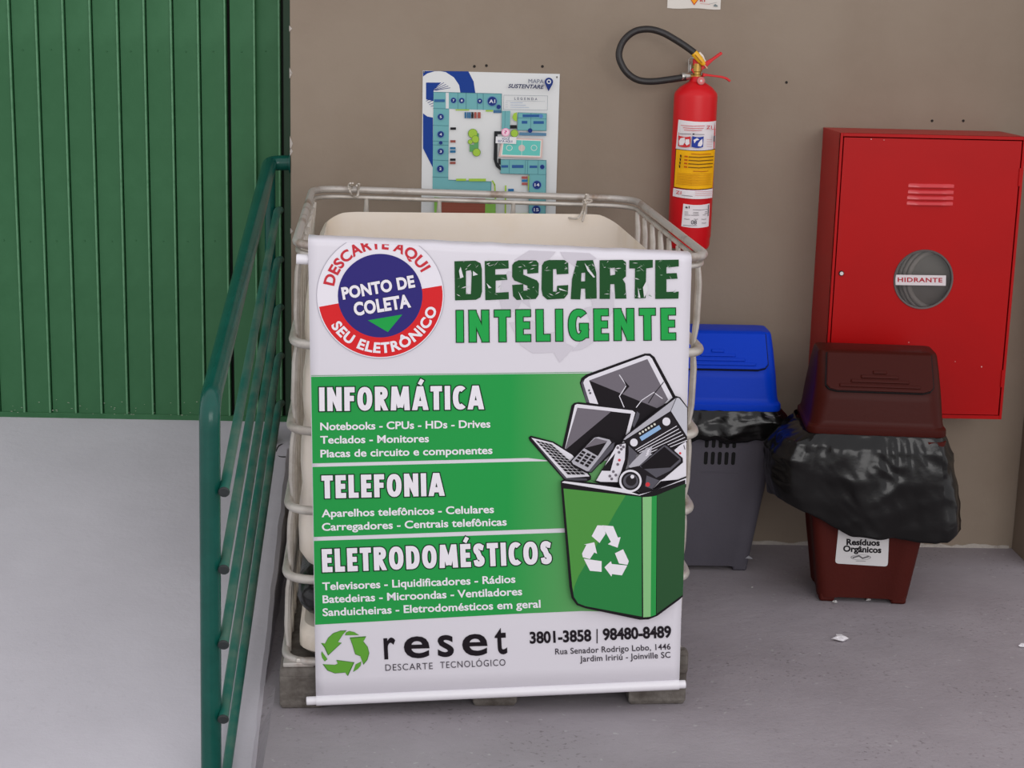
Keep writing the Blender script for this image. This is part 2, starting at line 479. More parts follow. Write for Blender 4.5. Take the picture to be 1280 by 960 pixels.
# corner clips where the cage is bolted down
for u, v in ((CU0+.04, .012), (CU1-.04, .012)):
    mb = MB().box((u-.035, v-.012, .112), (u+.045, v+.03, .124)); cl = mb.build('corner_clip', m_rust, ibc, bevel=.003)
    MB().lathe([(0, .010), (.007, .010), (.009, .006), (.009, 0)], (u+.004, v-.002, .124), 6, 'z').build('bolt', m_galv, cl)
# tank
def tsec(z, ins, r, cx=.508, cyy=.62):
    w = .985-2*ins; d = 1.190-2*ins
    return [iu(x, y, zz, False) for x, y, zz in rrect(w, d, max(.02, r), z, 8, cx, cyy)]
secs = [tsec(.352, .06, .07), tsec(.360, .025, .09), tsec(.39, .006, .10)]
for i in range(1, 12):
    z = .39+.70*i/12; secs.append(tsec(z, .004+.004*math.cos(i*2.1), .11))
def wav(sec, a):
    dr = lambda p: .042*max(0, (abs(p.x-.53)-.40)/.08)**1.5 if abs(p.x-.53) > .40 and a > .005 else 0
    return [Vector((p.x, p.y, p.z+a*noise.noise((p.x*5, p.y*5, 1))-min(.05, dr(p)))) for p in sec]
secs += [tsec(1.09, .008, .10), wav(tsec(1.147, .020, .09), .008), wav(tsec(1.148, .028, .09), .008), wav(tsec(1.09, .030, .09), .004)]
for z in (.95, .8, .6, .45): secs.append(tsec(z, .018, .11))
secs.append(tsec(.40, .04, .09))
MB().loft(secs).build('tank', m_tank, ibc)
tr = [[iu(x, y, zz, False) for x, y, zz in rrect(w, w+.19, .08, z, 6, .515, .62)] for z, w in ((.114, .93), (.135, .97), (.175, .972), (.195, .95), (.20, .90))]
MB().loft(tr).build('base_tray', m_tank, ibc)
MB().lathe([(0, .014), (.012, .012), (.016, .004), (.016, 0)], tuple(iu(.052, .10, 1.108, False)), 12, 'y').build('drain_stub', m_dark, ibc)
# pallet
pal = link('pallet', None, ibc)
mb = MB().box((-.012, -.004, .078), (1.044, 1.245, .113)); mb.build('deck', m_pallet, pal, bevel=.012, seg=3)
for a, b in ((-.012, .10), (.485, .60), (.893, 1.044)):
    for c, d in ((-.004, .14), (.55, .69), (1.10, 1.245)):
        MB().loft([[(a+.006, c+.004, 0), (b-.006, c+.004, 0), (b-.006, d-.004, 0), (a+.006, d-.004, 0)], [(a, c, .012), (b, c, .012), (b, d, .012), (a, d, .012)], [(a, c, .09), (b, c, .09), (b, d, .09), (a, d, .09)]]).build('foot', m_pallet, pal, smooth=False, bevel=.004)
# a knob-like scuffed corner post on the right front of the pallet
MB().box((1.000, -.010, .085), (1.046, .03, .150)).build('corner_post', m_pallet, pal, bevel=.008)
# twine bows on the back rail
def knot(px, spec):
    v = 1.24
    c = Vector(atY(px, 240, -.23))
    for pts in spec:
        q = []
        for i, (x, y) in enumerate(pts):
            p = atY(x, y, -.245 + .035*(i % 2))
            q.append(p)
        yield q
for nm, px, spec in (('twine_tie', 443, [[(441, 229), (436, 231), (438, 240), (441, 245), (447, 245), (448, 237), (449, 230), (445, 232)], [(438, 229), (440, 234), (436, 236)], [(446, 246), (448, 238), (446, 232)]]),
                     ('twine_tie', 730, [[(733, 243), (729, 252), (732, 254), (740, 251), (734, 249)], [(731, 250), (728, 264), (722, 273), (711, 272)], [(732, 252), (731, 265), (728, 277)], [(733, 250), (735, 243), (734, 254)]])):
    mb = MB()
    for q in knot(px, spec): mb.tube(spline(q, 5), .0032, 6)
    o = mb.build(nm, m_twine)
    tag(o, 'white twine looped round the cage rail left of the wall map' if px < 600 else 'white twine bow with dangling ends tied to the rail right of the wall map', 'string', 'twine ties on the cage rail')
# black plastic stuffed between tank and base tray
mb = MB(); secs = []
for i in range(13):
    t = i/12; z = .198+.153*t; bul = .055*math.sin(PI*min(1, t*1.05))**.6
    ring_ = []
    for (x, y, zz) in rrect(.86+bul*1.9, .95+bul*1.9, .10, z, 10, .515, .58):
        k = .014*noise.noise((x*9, y*9, z*16))+.006*noise.noise((x*30, y*30, z*40))
        ring_.append(Vector((x+k*(1 if x > .5 else -1)*.8, y+k*(1 if y > .5 else -1), zz)))
    secs.append(ring_)
o = mb.loft(secs).build('plastic_sack', m_sack, None)
o.location = (IX, IY, 0); o.rotation_euler.z = TH
tag(o, 'crumpled shiny black plastic sack squeezed under the white tank inside the cage', 'sack')

# ================================================================== BANNER
WHITE = (226, 223, 230)
m_ban = mat('banner_vinyl', (216, 212, 219), .38, spec=.4, bump=.05, bs=3)
m_ban2 = mat('banner_rod_white', (226, 223, 228), .35)
be = Vector((math.cos(TH), math.sin(TH), 0)); bn = Vector((math.sin(TH), -math.cos(TH), 0)); BO = Vector((IX, IY, 0))
BOFF = .047
def plane_map(O, n, step=.00012, base=.0006):
    n = Vector(n).normalized()
    def fn(px, py, lay=0):
        o = O+n*(base+step*lay); d = ray(px, py); return EYE+d*((o-EYE).dot(n)/d.dot(n))
    return fn
bfn = plane_map(BO+bn*BOFF, bn)
def bsz(px, py):
    d = ray(px, py); q = EYE+d*((BO+bn*BOFF-EYE).dot(bn)/d.dot(bn)); return (q-BO).dot(be), q.z
TL, TR, BR, BL = bsz(385, 297), bsz(865, 318), bsz(849, 857), bsz(395, 876)
ban = empty('banner', tuple(BO+bn*BOFF+be*.5), 'large printed vinyl banner in white and green hung over the front of the caged tank', 'banner')
MI = Matrix.Translation(-Vector(ban.location))
def bw(s, z, o): return BO+be*s+bn*o+Vector((0, 0, z))-Vector(ban.location)
def lerp(a, b, t): return a+(b-a)*t
mb = MB(); NU = 40; rows = []
topprof = [(-.034, -.050), (-.033, -.012), (-.027, -.003), (-.012, .0), (.018, .0005), (.034, -.001), (.042, -.005), (.046, -.011), (.047, -.02)]
for o, dz in topprof:
    rows.append([bw(lerp(TL[0], TR[0], i/NU), lerp(TL[1], TR[1], i/NU)+dz + .0025*noise.noise((i*.5, 0, 7)), o) for i in range(NU+1)])
for k in range(1, 20):
    t = k/19
    rows.append([bw(lerp(lerp(TL[0], TR[0], i/NU), lerp(BL[0], BR[0], i/NU), t), lerp(lerp(TL[1], TR[1], i/NU)-.02, lerp(BL[1], BR[1], i/NU), t), BOFF) for i in range(NU+1)])
vs = [p for r in rows for p in r]
fs = [(r*(NU+1)+i, r*(NU+1)+i+1, (r+1)*(NU+1)+i+1, (r+1)*(NU+1)+i) for r in range(len(rows)-1) for i in range(NU)]
sh = mb.add(vs, fs).build('sheet', m_ban, ban, fix=False)
sd = sh.modifiers.new('thick', 'SOLIDIFY'); sd.thickness = .0009; sd.offset = 1
# rods
a = bsz(370, 325); b = bsz(866, 342)
MB().tube([bw(a[0], a[1], .030), bw(b[0]-.012, b[1], .030)], .0125, 16).build('top_rod', m_ban2, ban, bevel=.002)
a = bsz(383, 876.5); b = bsz(857, 855.5)
MB().tube([bw(a[0], a[1], BOFF-.002), bw(b[0], b[1], BOFF-.002)], .0110, 18).build('bottom_rod', m_ban2, ban, bevel=.002)
ta = (395-383)/(857-383); tb = (848.5-383)/(857-383)
MB().tube([bw(lerp(a[0], b[0], ta), lerp(a[1], b[1], ta), BOFF-.002), bw(lerp(a[0], b[0], tb), lerp(a[1], b[1], tb), BOFF-.002)], .0135, 18, cap=False).build('hem', m_ban2, ban)
# clip planes for print that runs off the sheet
def clip_line(p, q, inside):
    A, B, I = bfn(*p), bfn(*q), bfn(*inside)
    n = (B-A).cross(bn).normalized()
    if (I-A).dot(n) > 0: n = -n
    return (A-Vector(ban.location), n)
CL = [clip_line((385, 301), (865, 322), (600, 600)), clip_line((864.6, 318), (848.5, 857), (600, 600)), clip_line((386, 297), (395.6, 876), (600, 600))]
BLOC = Vector(ban.location)
bart = lambda ox=0, oy=0, k=1, lay=8: Art(lambda x, y, l: bfn(x, y, l)-BLOC, ox, oy, k, lay)
GRN = (38, 152, 72); DG = (30, 74, 38); BLK = (28, 24, 28); WH = (232, 228, 234)
def gradient(name, c0, c1, p0, p1):
    m = mat(name, c0, .55, spec=.12); n = m.node_tree.nodes; l = m.node_tree.links
    t = [x for x in n if x.type == 'TEX_COORD'][0]; sx = n.new('ShaderNodeSeparateXYZ'); l.new(t.outputs['Object'], sx.inputs[0])
    mr = n.new('ShaderNodeMapRange'); mr.inputs[1].default_value = p0; mr.inputs[2].default_value = p1; l.new(sx.outputs[0], mr.inputs[0])
    r = n.new('ShaderNodeValToRGB'); l.new(mr.outputs[0], r.inputs[0])
    r.color_ramp.elements[0].color = (*lin(c0), 1); r.color_ramp.elements[1].color = (*lin(c1), 1)
    l.new(r.outputs[0], n['Principled BSDF'].inputs['Base Color']); return m
m_band = gradient('band_green_fade', GRN, (104, 160, 100), .06, .30)
# coloured bands
A = bart(lay=0)
A.poly([(387.5, 471), (560, 468.6), (742, 466.6), (742, 520), (690, 576), (660, 572.5), (390.5, 579.3)], m_band)
A.poly([(390.6, 583.8), (662, 576.8), (760, 576), (745, 660), (700, 660.5), (392, 671.2)], m_band)
A.poly([(392, 676.2), (705, 665.8), (760, 664), (790, 765), (727, 763.8), (640, 767.5), (392.9, 781)], m_band)
A.line([(388, 469.6), (740, 465.2)], .8, (110, 160, 120))
A.build('printed_bands', ban, CL)
# grey watermark
A = bart(550, 300, 3.879, 0)
WM = (203, 198, 206)
A.poly([(360, 95), (450, 40), (540, 22), (640, 45), (720, 60), (760, 90), (700, 110), (680, 150), (600, 90), (575, 42), (535, 88), (470, 130), (400, 150)], WM)
A.poly([(300, 200), (330, 150), (380, 160), (420, 250), (440, 330), (395, 300), (370, 350), (300, 340), (285, 280)], WM)
A.poly([(690, 150), (740, 110), (790, 180), (840, 260), (845, 330), (800, 420), (740, 500), (690, 530), (640, 540), (700, 470), (730, 400), (700, 330), (740, 320), (720, 250)], WM)
A.poly([(335, 400), (450, 390), (520, 450), (600, 440), (610, 500), (650, 520), (580, 595), (550, 545), (450, 550), (390, 510)], WM)
A.build('printed_watermark', ban, CL)
# emblem
A = bart(380, 280, 4.8); cx, cyy = 458, 430
RED = (212, 40, 44); NAVY = (50, 44, 116)
A.disc(cx, cyy, 384, (176, 172, 182), 379, 64, inner=380)
A.disc(cx, cyy, 380, (230, 226, 233), 374, 64)
def arcband(r0, r1, a0, a1, col, n=30):
    pts = [(cx+r1*math.cos(a0+(a1-a0)*i/n), cyy-r1*.985*math.sin(a0+(a1-a0)*i/n)) for i in range(n+1)]
    pts += [(cx+r0*math.cos(a1+(a0-a1)*i/n), cyy-r0*.985*math.sin(a1+(a0-a1)*i/n)) for i in range(n+1)]
    A.poly(pts, col)
arcband(250, 374, math.radians(190.5), math.radians(369.5), RED, 40)
A.disc(cx, cyy-1, 263, (225, 221, 229), 259, 48)
arcband(250, 263, math.radians(190.5), math.radians(369.5), RED, 40)
A.disc(cx-1, cyy, 254, NAVY, 251, 64)
A.poly([(383, 578), (590, 543), (503, 648)], (34, 158, 72))
def arctext(body, r, cap, a0, a1, col, outward, bold):
    def fnxy(u, w):
        a = math.radians(a0+(a1-a0)*u); rr = r+cap*w*(1 if outward else -1)
        return (cx+rr*math.cos(a), cyy-rr*.985*math.sin(a))
    A.text(body, (0, 0), (1, 0), 1, col, bold+.016, 1.08, fnxy=fnxy)
arctext('DESCARTE AQUI', 286, 62, 167.5, 30.5, (196, 52, 62), True, .018)
arctext('SEU ELETRÔNICO', 347, 58, 212, 347, WH, False, .022)
def slab(body, p0, p1, cap):
    A.text(body, p0, p1, cap, (34, 28, 60), .065, 1.06); A.text(body, p0, p1, cap, WH, .045, 1.06)
slab('PONTO DE', (237, 450), (664, 376), 66)
slab('COLETA', (308, 548), (637, 496), 72)
A.build('printed_emblem', ban, CL)
# headline 1: heavy block letters with scratches
A = bart(550, 300, 3.879); HG = (32, 78, 40)
def headline(col, grow):
    P = lambda pts, holes=(): A.poly(pts, col, holes=holes, lay=A.lay)
    A.lay += 1
    P([(70, 103), (172, 100), (196, 112), (203, 140), (204, 250), (196, 278), (174, 290), (73, 293)], [[(126, 150), (150, 146), (154, 160), (150, 262), (126, 262)]])
    P([(217, 102), (332, 99), (333, 138), (268, 142), (268, 168), (322, 167), (327, 193), (270, 197), (270, 256), (333, 252), (334, 287), (220, 292)])
    P([(360, 108), (382, 98), (466, 99), (478, 112), (477, 160), (424, 164), (422, 142), (404, 143), (404, 168), (470, 196), (480, 212), (478, 266), (464, 286), (372, 291), (354, 272), (350, 218), (404, 214), (405, 246), (424, 244), (424, 222), (360, 196), (350, 178), (350, 122)])
    P([(506, 104), (528, 97), (604, 97), (622, 112), (623, 164), (566, 167), (564, 140), (548, 142), (548, 250), (566, 250), (568, 222), (622, 218), (620, 262), (602, 284), (520, 289), (498, 270), (492, 240), (494, 124)])
    P([(664, 100), (742, 97), (758, 160), (760, 284), (706, 286), (704, 236), (684, 236), (680, 288), (634, 287), (640, 190)], [[(686, 160), (704, 158), (704, 200), (684, 201)]])
    P([(774, 98), (886, 96), (902, 108), (902, 176), (886, 190), (898, 210), (904, 284), (850, 285), (846, 214), (826, 214), (824, 286), (774, 286)], [[(824, 136), (848, 134), (850, 168), (826, 172)]])
    P([(918, 98), (1032, 96), (1032, 134), (1000, 138), (997, 282), (944, 284), (946, 138), (918, 138)])
    P([(1044, 97), (1158, 95), (1158, 128), (1098, 134), (1098, 162), (1148, 160), (1152, 188), (1098, 190), (1098, 252), (1158, 250), (1156, 284), (1044, 286)])
headline(HG, 0)
random.seed(11)
lt = (206, 208, 206)
for x0, x1 in ((70, 200), (218, 330), (355, 475), (495, 620), (640, 755), (776, 900), (922, 1030), (1046, 1155)):
    for k in range(13):
        x = random.uniform(x0+4, x1-8); y = random.choice([random.uniform(106, 150), random.uniform(106, 200), random.uniform(230, 280)])
        a = random.uniform(-.9, 1.2); L = random.uniform(8, 34); w = random.uniform(.8, 2.6)
        dx, dy = L*math.cos(a), L*math.sin(a)
        A.poly([(x, y), (min(x+dx*.5, x1), y+dy*.5-w), (min(x+dx, x1), y+dy), (min(x+dx*.5, x1), y+dy*.5+w)], lt if k % 3 else (120, 150, 124), lay=A.lay+1)
A.lay += 1
for q in ([(160, 150), (184, 168), (160, 174)], [(100, 130), (114, 180), (98, 186), (92, 150)], [(1000, 200), (1010, 240), (990, 280), (984, 230)], [(960, 230), (972, 280), (962, 280)], [(226, 210), (250, 232), (236, 234)], [(700, 110), (752, 180), (744, 182), (716, 150)], [(380, 250), (404, 290), (396, 292)], [(576, 232), (620, 250), (580, 242)]):
    A.poly(q, (214, 214, 216), lay=A.lay)
A.build('printed_headline', ban, CL)
def skel(ch, t):
    """centre lines of a bold condensed capital, cap height 1, stroke t"""
    a = t/2
    def arc(cx, cy, rx, ry, a0, a1, n=14, e=.82):
        o = []
        for i in range(n+1):
            q = math.radians(a0+(a1-a0)*i/n); c, s_ = math.cos(q), math.sin(q)
            o.append((cx+rx*math.copysign(abs(c)**e, c), cy+ry*math.copysign(abs(s_)**e, s_)))
        return o
    E = .05
    if ch in 'IÍ': return t, [[(a, -E), (a, 1+E)]]
    if ch == 'N': return .60, [[(a, -E), (a, 1+E)], [(.60-a, -E), (.60-a, 1+E)], [(a*.9, 1+E), (.60-a*.9, -E)]]
    if ch == 'F': return .43, [[(a, -E), (a, 1+E)], [(a, 1-a), (.43, 1-a)], [(a, .52), (.40, .52)]]
    if ch in 'EÉ': return .44, [[(a, -E), (a, 1+E)], [(a, 1-a), (.44, 1-a)], [(a, .51), (.41, .51)], [(a, a), (.44, a)]]
    if ch == 'L': return .42, [[(a, -E), (a, 1+E)], [(a, a), (.42, a)]]
    if ch == 'T': return .48, [[(.24, -E), (.24, 1-a)], [(0, 1-a), (.48, 1-a)]]
    if ch == 'O': return .62, [arc(.31, .5, .31-a, .5-a, 0, 360, 28, .86)]
    if ch == 'C': return .52, [arc(.31, .5, .31-a, .5-a, 52, 308, 22, .86)]
    if ch == 'G': return .60, [arc(.31, .5, .31-a, .5-a, 48, 345, 24, .86), [(.34, .44), (.60, .44)], [(.60-a, .44), (.60-a, .10)]]
    if ch == 'D': return .58, [[(a, -E), (a, 1+E)], [(a, 1-a)]+arc(.22, .5, .36-a, .5-a, 90, -90, 16, .8)+[(a, a)]]
    if ch == 'R': return .54, [[(a, -E), (a, 1+E)], [(a, 1-a)]+arc(.26, .72, .27-a, .28-a, 90, -90, 12, .8)+[(a, .44)], [(.24, .46), (.56-a, -E)]]
    if ch in 'AÁ': return .64, [[(a*.75, -E), (.30, 1+E)], [(.34, 1+E), (.64-a*.75, -E)], [(.16, .27), (.48, .27)]]
    if ch == 'M': return .80, [[(a, -E), (a+.05, 1+E)], [(.80-a, -E), (.75-a, 1+E)], [(a+.05, 1+E), (.40, .12)], [(.75-a, 1+E), (.40, .12)]]
    if ch == 'S': return .48, [[(.44, .80)]+arc(.245, .745, .235-a, .255-a, 30, 250, 12, .9)+arc(.235, .255, .245-a, .255-a, 75, -150, 13, .9)+[(.03, .16)]]
    return .3, []
def stroke_text(A, body, p0, p1, cap, col, t=.21, grow=0, gap=.11, base=.0):
    A.lay += 3; L = A.lay-1
    W = sum(skel(c, t)[0] if c != ' ' else .25 for c in body) + gap*(len(body)-1)
    a = Vector(A.pt(*p0)); b = Vector(A.pt(*p1)); h = cap/A.k; d = b-a; n = Vector((d.y, -d.x)).normalized()*h
    sx = d.length/(W*h); x = 0; mtl = ink(col)
    def put(vs, fs, x, L):
        out = []
        for vx, vy in vs:
            q = a+d*((x+vx)/W)+n*vy; out.append(A.fn(q.x, q.y, L))
        A.mb.add(out, fs, mtl)
    for c in body:
        w, sk = skel(c, t)
        lines = [(l, t, True) for l in sk]
        if c in 'ÁÉÍ': lines.append(([(w/2-.02, 1.07), (w/2+.10, 1.28)], t*.75, False))
        for li, (l, tt, cl) in enumerate(lines):
            hw = tt/2+grow; V = []; P = [Vector(p) for p in l]; N = len(P)
            loop = (P[0]-P[-1]).length < 1e-4
            for i, p in enumerate(P):
                d0 = (P[i]-P[i-1]).normalized() if i else ((P[-1]-P[-2]).normalized() if loop else (P[1]-P[0]).normalized())
                d1 = (P[i+1]-P[i]).normalized() if i < N-1 else ((P[1]-P[0]).normalized() if loop else d0)
                n0 = Vector((-d0.y, d0.x)); n1 = Vector((-d1.y, d1.x)); m_ = n0+n1
                m_ = m_.normalized()/max(.45, m_.normalized().dot(n0))
                e = Vector((0, 0))
                if not loop and i == 0: e = -d0*grow
                if not loop and i == N-1: e = d0*grow
                for sg in (1, -1):
                    q = p+m_*hw*sg+e
                    y = max(-grow, min(1+grow, q.y)) if cl else q.y
                    V.append((q.x, y))
            put(V, [(2*i, 2*i+1, 2*i+3, 2*i+2) for i in range(N-1)], x, L+.45*li)
        x += w+gap
def title(A, body, p0, p1, cap, t=.225):
    stroke_text(A, body, p0, p1, cap, (24, 48, 34), t, .045); stroke_text(A, body, p0, p1, cap, WH, t, 0)
A = bart(550, 300, 3.879)
for body, xs in (('INTELIGENTE', None),):
    stroke_text(A, body, (80, 496), (1143, 484), 154, (22, 60, 30), .215, .022, .17)
    stroke_text(A, body, (80, 496), (1143, 484), 154, (36, 160, 74), .215, -.006, .17)
A.build('printed_headline', ban, CL)
# band titles
A = bart(380, 450, 3.765)
title(A, 'INFORMÁTICA', (72, 241), (845, 232), 112)
A.build('printed_title', ban)
A = bart(380, 450, 3.765)
title(A, 'TELEFONIA', (84, 652), (660, 639), 108)
A.build('printed_title', ban)
A = bart()
title(A, 'ELETRODOMÉSTICOS', (403, 715.5), (690, 705), 29)
A.build('printed_title', ban)
A = bart(380, 450, 3.765)
for body, p0, p1 in (('Notebooks - CPUs - HDs - Drives', (78, 330), (876, 317)), ('Teclados - Monitores', (78, 393), (587, 386)), ('Placas de circuito e componentes', (79, 458), (886, 441)),
                     ('Aparelhos telefônicos - Celulares', (85, 739), (893, 719)), ('Carregadores - Centrais telefônicas', (86, 803), (953, 778))):
    A.text(body, p0, p1, 34, WH, .022); A.build('printed_line', ban); A.lay = 8
A.t(0, 0, 1)
for body, p0, p1 in (('Televisores - Liquidificadores - Rádios', (403.4, 737.6), (644, 728.2)), ('Batedeiras - Microondas - Ventiladores', (403.8, 753.8), (652.5, 743.7)), ('Sanduicheiras - Eletrodomésticos em geral', (403.8, 770), (675.5, 759.3))):
    A.text(body, p0, p1, 9.2, WH, .022); A.build('printed_line', ban); A.lay = 8
# logo, trader name, phone and street
A = bart(350, 680, 4.362); LG = (96, 160, 56); LD = (60, 110, 44)
for pts in ([(223, 540), (244, 545), (262, 512), (290, 486), (330, 472), (364, 471), (345, 492), (316, 535), (337, 539), (262, 609), (243, 566)],
            [(360, 482), (378, 474), (404, 480), (432, 497), (354, 498)],
            [(380, 510), (470, 503), (454, 530), (478, 560), (487, 595), (477, 632), (455, 659), (438, 612), (410, 602), (395, 552)],
            [(398, 698), (413, 656), (444, 640), (440, 664), (424, 682)],
            [(232, 655), (300, 659), (315, 652), (307, 632), (406, 645), (370, 721), (358, 701), (300, 706), (258, 690)],
            [(228, 585), (259, 628), (244, 641), (230, 622), (224, 600)]):
    A.poly(pts, LD, lay=8)
    c = (sum(p[0] for p in pts)/len(pts), sum(p[1] for p in pts)/len(pts))
    A.poly([(c[0]+(x-c[0])*.93, c[1]+(y-c[1])*.93) for x, y in pts], LG, lay=9)
for ch, xa, xb, b0 in (('r', 568, 634, 626), ('e', 678, 815, 619), ('s', 862, 949, 612), ('e', 996, 1131, 606), ('t', 1174, 1241, 598)):
    A.lay = 9
    A.text(ch, (xa+4, b0), (xb-4, b0-3), 164, (30, 24, 30), .016)
A.text('DESCARTE', (575, 692), (833, 682), 35, (70, 64, 72), 0, 1.15)
A.text('TECNOLÓGICO', (874, 678), (1230, 663), 35, (70, 64, 72), 0, 1.15)
A.build('printed_logo', ban)
A = bart(600, 740, 4.571)
A.text('3801-3858', (288, 293), (634, 279), 62, (34, 28, 34), .035)
A.line([(669, 213), (669, 292)], 6, (34, 28, 34))
A.text('98480-8489', (706, 274), (1091, 258), 62, (34, 28, 34), .035)
A.build('printed_phone_number', ban); A.lay = 8
A.text('Rua Senador Rodrigo Lobo, 1446', (431, 357), (1089, 328), 33, (60, 54, 62), .012, 1.05)
A.build('printed_line', ban); A.lay = 8
A.text('Jardim Iririú - Joinville SC', (572, 399), (1088, 375), 33, (60, 54, 62), .012, 1.05)
A.build('printed_line', ban)
# illustration of a bin full of discarded electronics
A = bart(640, 430, 5.052)
G1 = (112, 106, 114); G2 = (176, 174, 182); G3 = (86, 84, 92); W1 = (222, 219, 226)
A.poly([(428, 246), (438, 215), (468, 193), (838, 60), (872, 60), (900, 82), (1034, 332), (1000, 420), (700, 560), (470, 375)], BLK)
A.poly([(437, 246), (452, 226), (500, 372), (467, 368)], G3)
A.poly([(450, 245), (460, 222), (485, 205), (843, 74), (868, 76), (884, 92), (1014, 338), (980, 370), (900, 400), (545, 380), (490, 372)], W1)
A.poly([(487, 230), (855, 95), (986, 350), (920, 420), (800, 500), (545, 380)], BLK)
A.poly([(487, 230), (855, 95), (986, 350), (955, 385), (915, 405)], G1)
A.line([(678, 195), (722, 262), (678, 330), (708, 400)], 5, W1); A.poly([(700, 220), (742, 268), (690, 325), (722, 268)], BLK)
A.line([(785, 400), (820, 355), (895, 305), (950, 345)], 5, W1)
A.line([(862, 372), (905, 305), (958, 240)], 5, BLK); A.disc(487, 293, 7, G3, n=10); A.disc(494, 310, 7, G3, n=10)
# laptop
A.poly([(376, 388), (393, 372), (420, 367), (772, 408), (802, 426), (806, 458), (786, 522), (700, 640), (480, 760), (330, 672), (316, 655)], BLK)
A.poly([(790, 425), (806, 440), (800, 468), (770, 530), (760, 510)], G3)
A.poly([(397, 386), (412, 379), (762, 420), (778, 434), (742, 562), (700, 660), (480, 740), (332, 672)], W1)
A.poly([(413, 402), (752, 440), (722, 560), (700, 620), (560, 760), (380, 706), (334, 668)], BLK)
A.poly([(413, 402), (628, 425), (345, 662), (334, 668)], G1)
A.poly([(105, 590), (119, 579), (262, 616), (400, 700), (500, 836), (498, 856), (472, 869), (352, 868), (328, 858), (110, 608)], BLK)
A.poly([(128, 606), (340, 842), (470, 850), (478, 862), (356, 863), (333, 852)], G3)
A.poly([(122, 592), (256, 624), (380, 700), (490, 836), (345, 846)], W1)
def grid(P00, P10, P11, P01, nu, nv, col, g=.22):
    f = lambda u, v: tuple((1-u)*(1-v)*P00[i]+u*(1-v)*P10[i]+u*v*P11[i]+(1-u)*v*P01[i] for i in (0, 1))
    A.lay += 1
    for a in range(nu):
        for b in range(nv):
            A.poly([f((a+q[0])/nu, (b+q[1])/nv) for q in ((g/2, g/2), (1-g/2, g/2), (1-g/2, 1-g/2), (g/2, 1-g/2))], col, lay=A.lay)
grid((145, 606), (250, 632), (468, 826), (352, 826), 4, 11, BLK)
# phone
A.poly([(366, 740), (516, 582), (545, 577), (638, 600), (656, 622), (642, 665), (505, 812), (470, 816), (378, 768)], BLK)
A.poly([(470, 806), (630, 630), (648, 622), (640, 660), (500, 808)], G3)
A.poly([(376, 740), (520, 592), (545, 587), (616, 604), (628, 622), (486, 802), (470, 802), (386, 758)], G2)
A.poly([(455, 658), (526, 594), (602, 613), (542, 708)], BLK); A.poly([(455, 658), (526, 594), (602, 613), (596, 622)], G1)
grid((442, 668), (538, 712), (482, 784), (390, 738), 3, 4, BLK, .3)
# handheld game
A.poly([(525, 868), (650, 650), (662, 632), (722, 620), (742, 634), (728, 760), (684, 884), (560, 880)], BLK)
A.poly([(532, 862), (658, 645), (665, 638), (718, 628), (712, 730), (668, 872), (560, 870)], W1)
A.poly([(560, 800), (652, 690), (622, 802)], BLK)
for x, y, c in ((668, 655, G1), (686, 640, G1), (690, 664, G1), (676, 684, G1), (704, 650, G1), (678, 733, (200, 70, 80)), (668, 760, G1), (640, 806, G1), (618, 834, G1), (656, 828, G1), (630, 852, G1)):
    A.disc(x, y, 9, c, n=10)
# radio
A.poly([(696, 604), (716, 576), (1035, 328), (1062, 336), (1110, 400), (1110, 620), (1000, 680), (790, 696)], BLK)
A.poly([(704, 604), (724, 580), (1036, 340), (1000, 424), (716, 604)], G2)
A.poly([(1004, 424), (1040, 340), (1056, 342), (1106, 404), (1106, 585)], (190, 190, 198))
A.poly([(718, 610), (1000, 434), (1100, 596), (1090, 640), (800, 690)], (36, 32, 36))
A.disc(770, 622, 24, W1, 25); A.disc(975, 490, 25, W1, 26)
A.poly([(805, 588), (928, 512), (942, 536), (820, 612)], (140, 176, 214))
for i in range(6): A.disc(808+i*18.5, 565-i*11.5, 7.5, (216, 214, 200), n=8)
for i in range(6): A.line([(782+i*12, 668+i*9), (1040+i*13, 518+i*18)], 4.5, W1)
# dark clutter: camera, tablet
A.poly([(1028, 668), (1060, 640), (1100, 615), (1100, 850), (920, 868), (1000, 790)], W1)
A.disc(1062, 690, 8, (214, 60, 66), n=8); A.line([(1085, 640), (1092, 665)], 5, BLK)
A.poly([(735, 770), (850, 655), (885, 650), (875, 700), (800, 780), (760, 800)], G2)
A.poly([(735, 640), (790, 690), (780, 720), (740, 770)], G3)
for i in range(3): A.line([(846+i*4, 706-i*14), (862+i*4, 692-i*14)], 7, W1)
A.poly([(796, 776), (955, 632), (975, 630), (1078, 720), (1080, 748), (960, 850), (900, 880), (840, 830)], BLK)
A.poly([(806, 770), (958, 640), (972, 640), (1066, 722), (1066, 740), (1000, 800), (900, 850), (830, 800)], G3)
A.poly([(812, 770), (962, 648), (1058, 728), (1000, 780), (830, 790)], (24, 20, 24))
A.poly([(735, 784), (800, 770), (850, 800), (935, 862), (880, 925), (815, 945), (760, 900)], (32, 28, 32))
A.poly([(850, 830), (930, 862), (885, 915), (840, 900)], G3); A.disc(857, 887, 14, (206, 56, 64), n=12)
A.disc(748, 865, 78, BLK); A.disc(748, 865, 71, W1); A.disc(748, 865, 58, (30, 26, 30)); A.disc(750, 866, 48, G3, 46); A.disc(752, 862, 34, (40, 36, 40)); A.disc(760, 838, 12, W1, n=12)
A.poly([(475, 850), (560, 885), (690, 915), (800, 958), (900, 935), (1100, 850), (1100, 832), (960, 850), (880, 925), (815, 945), (690, 880), (560, 880)], (36, 30, 36), lay=9)
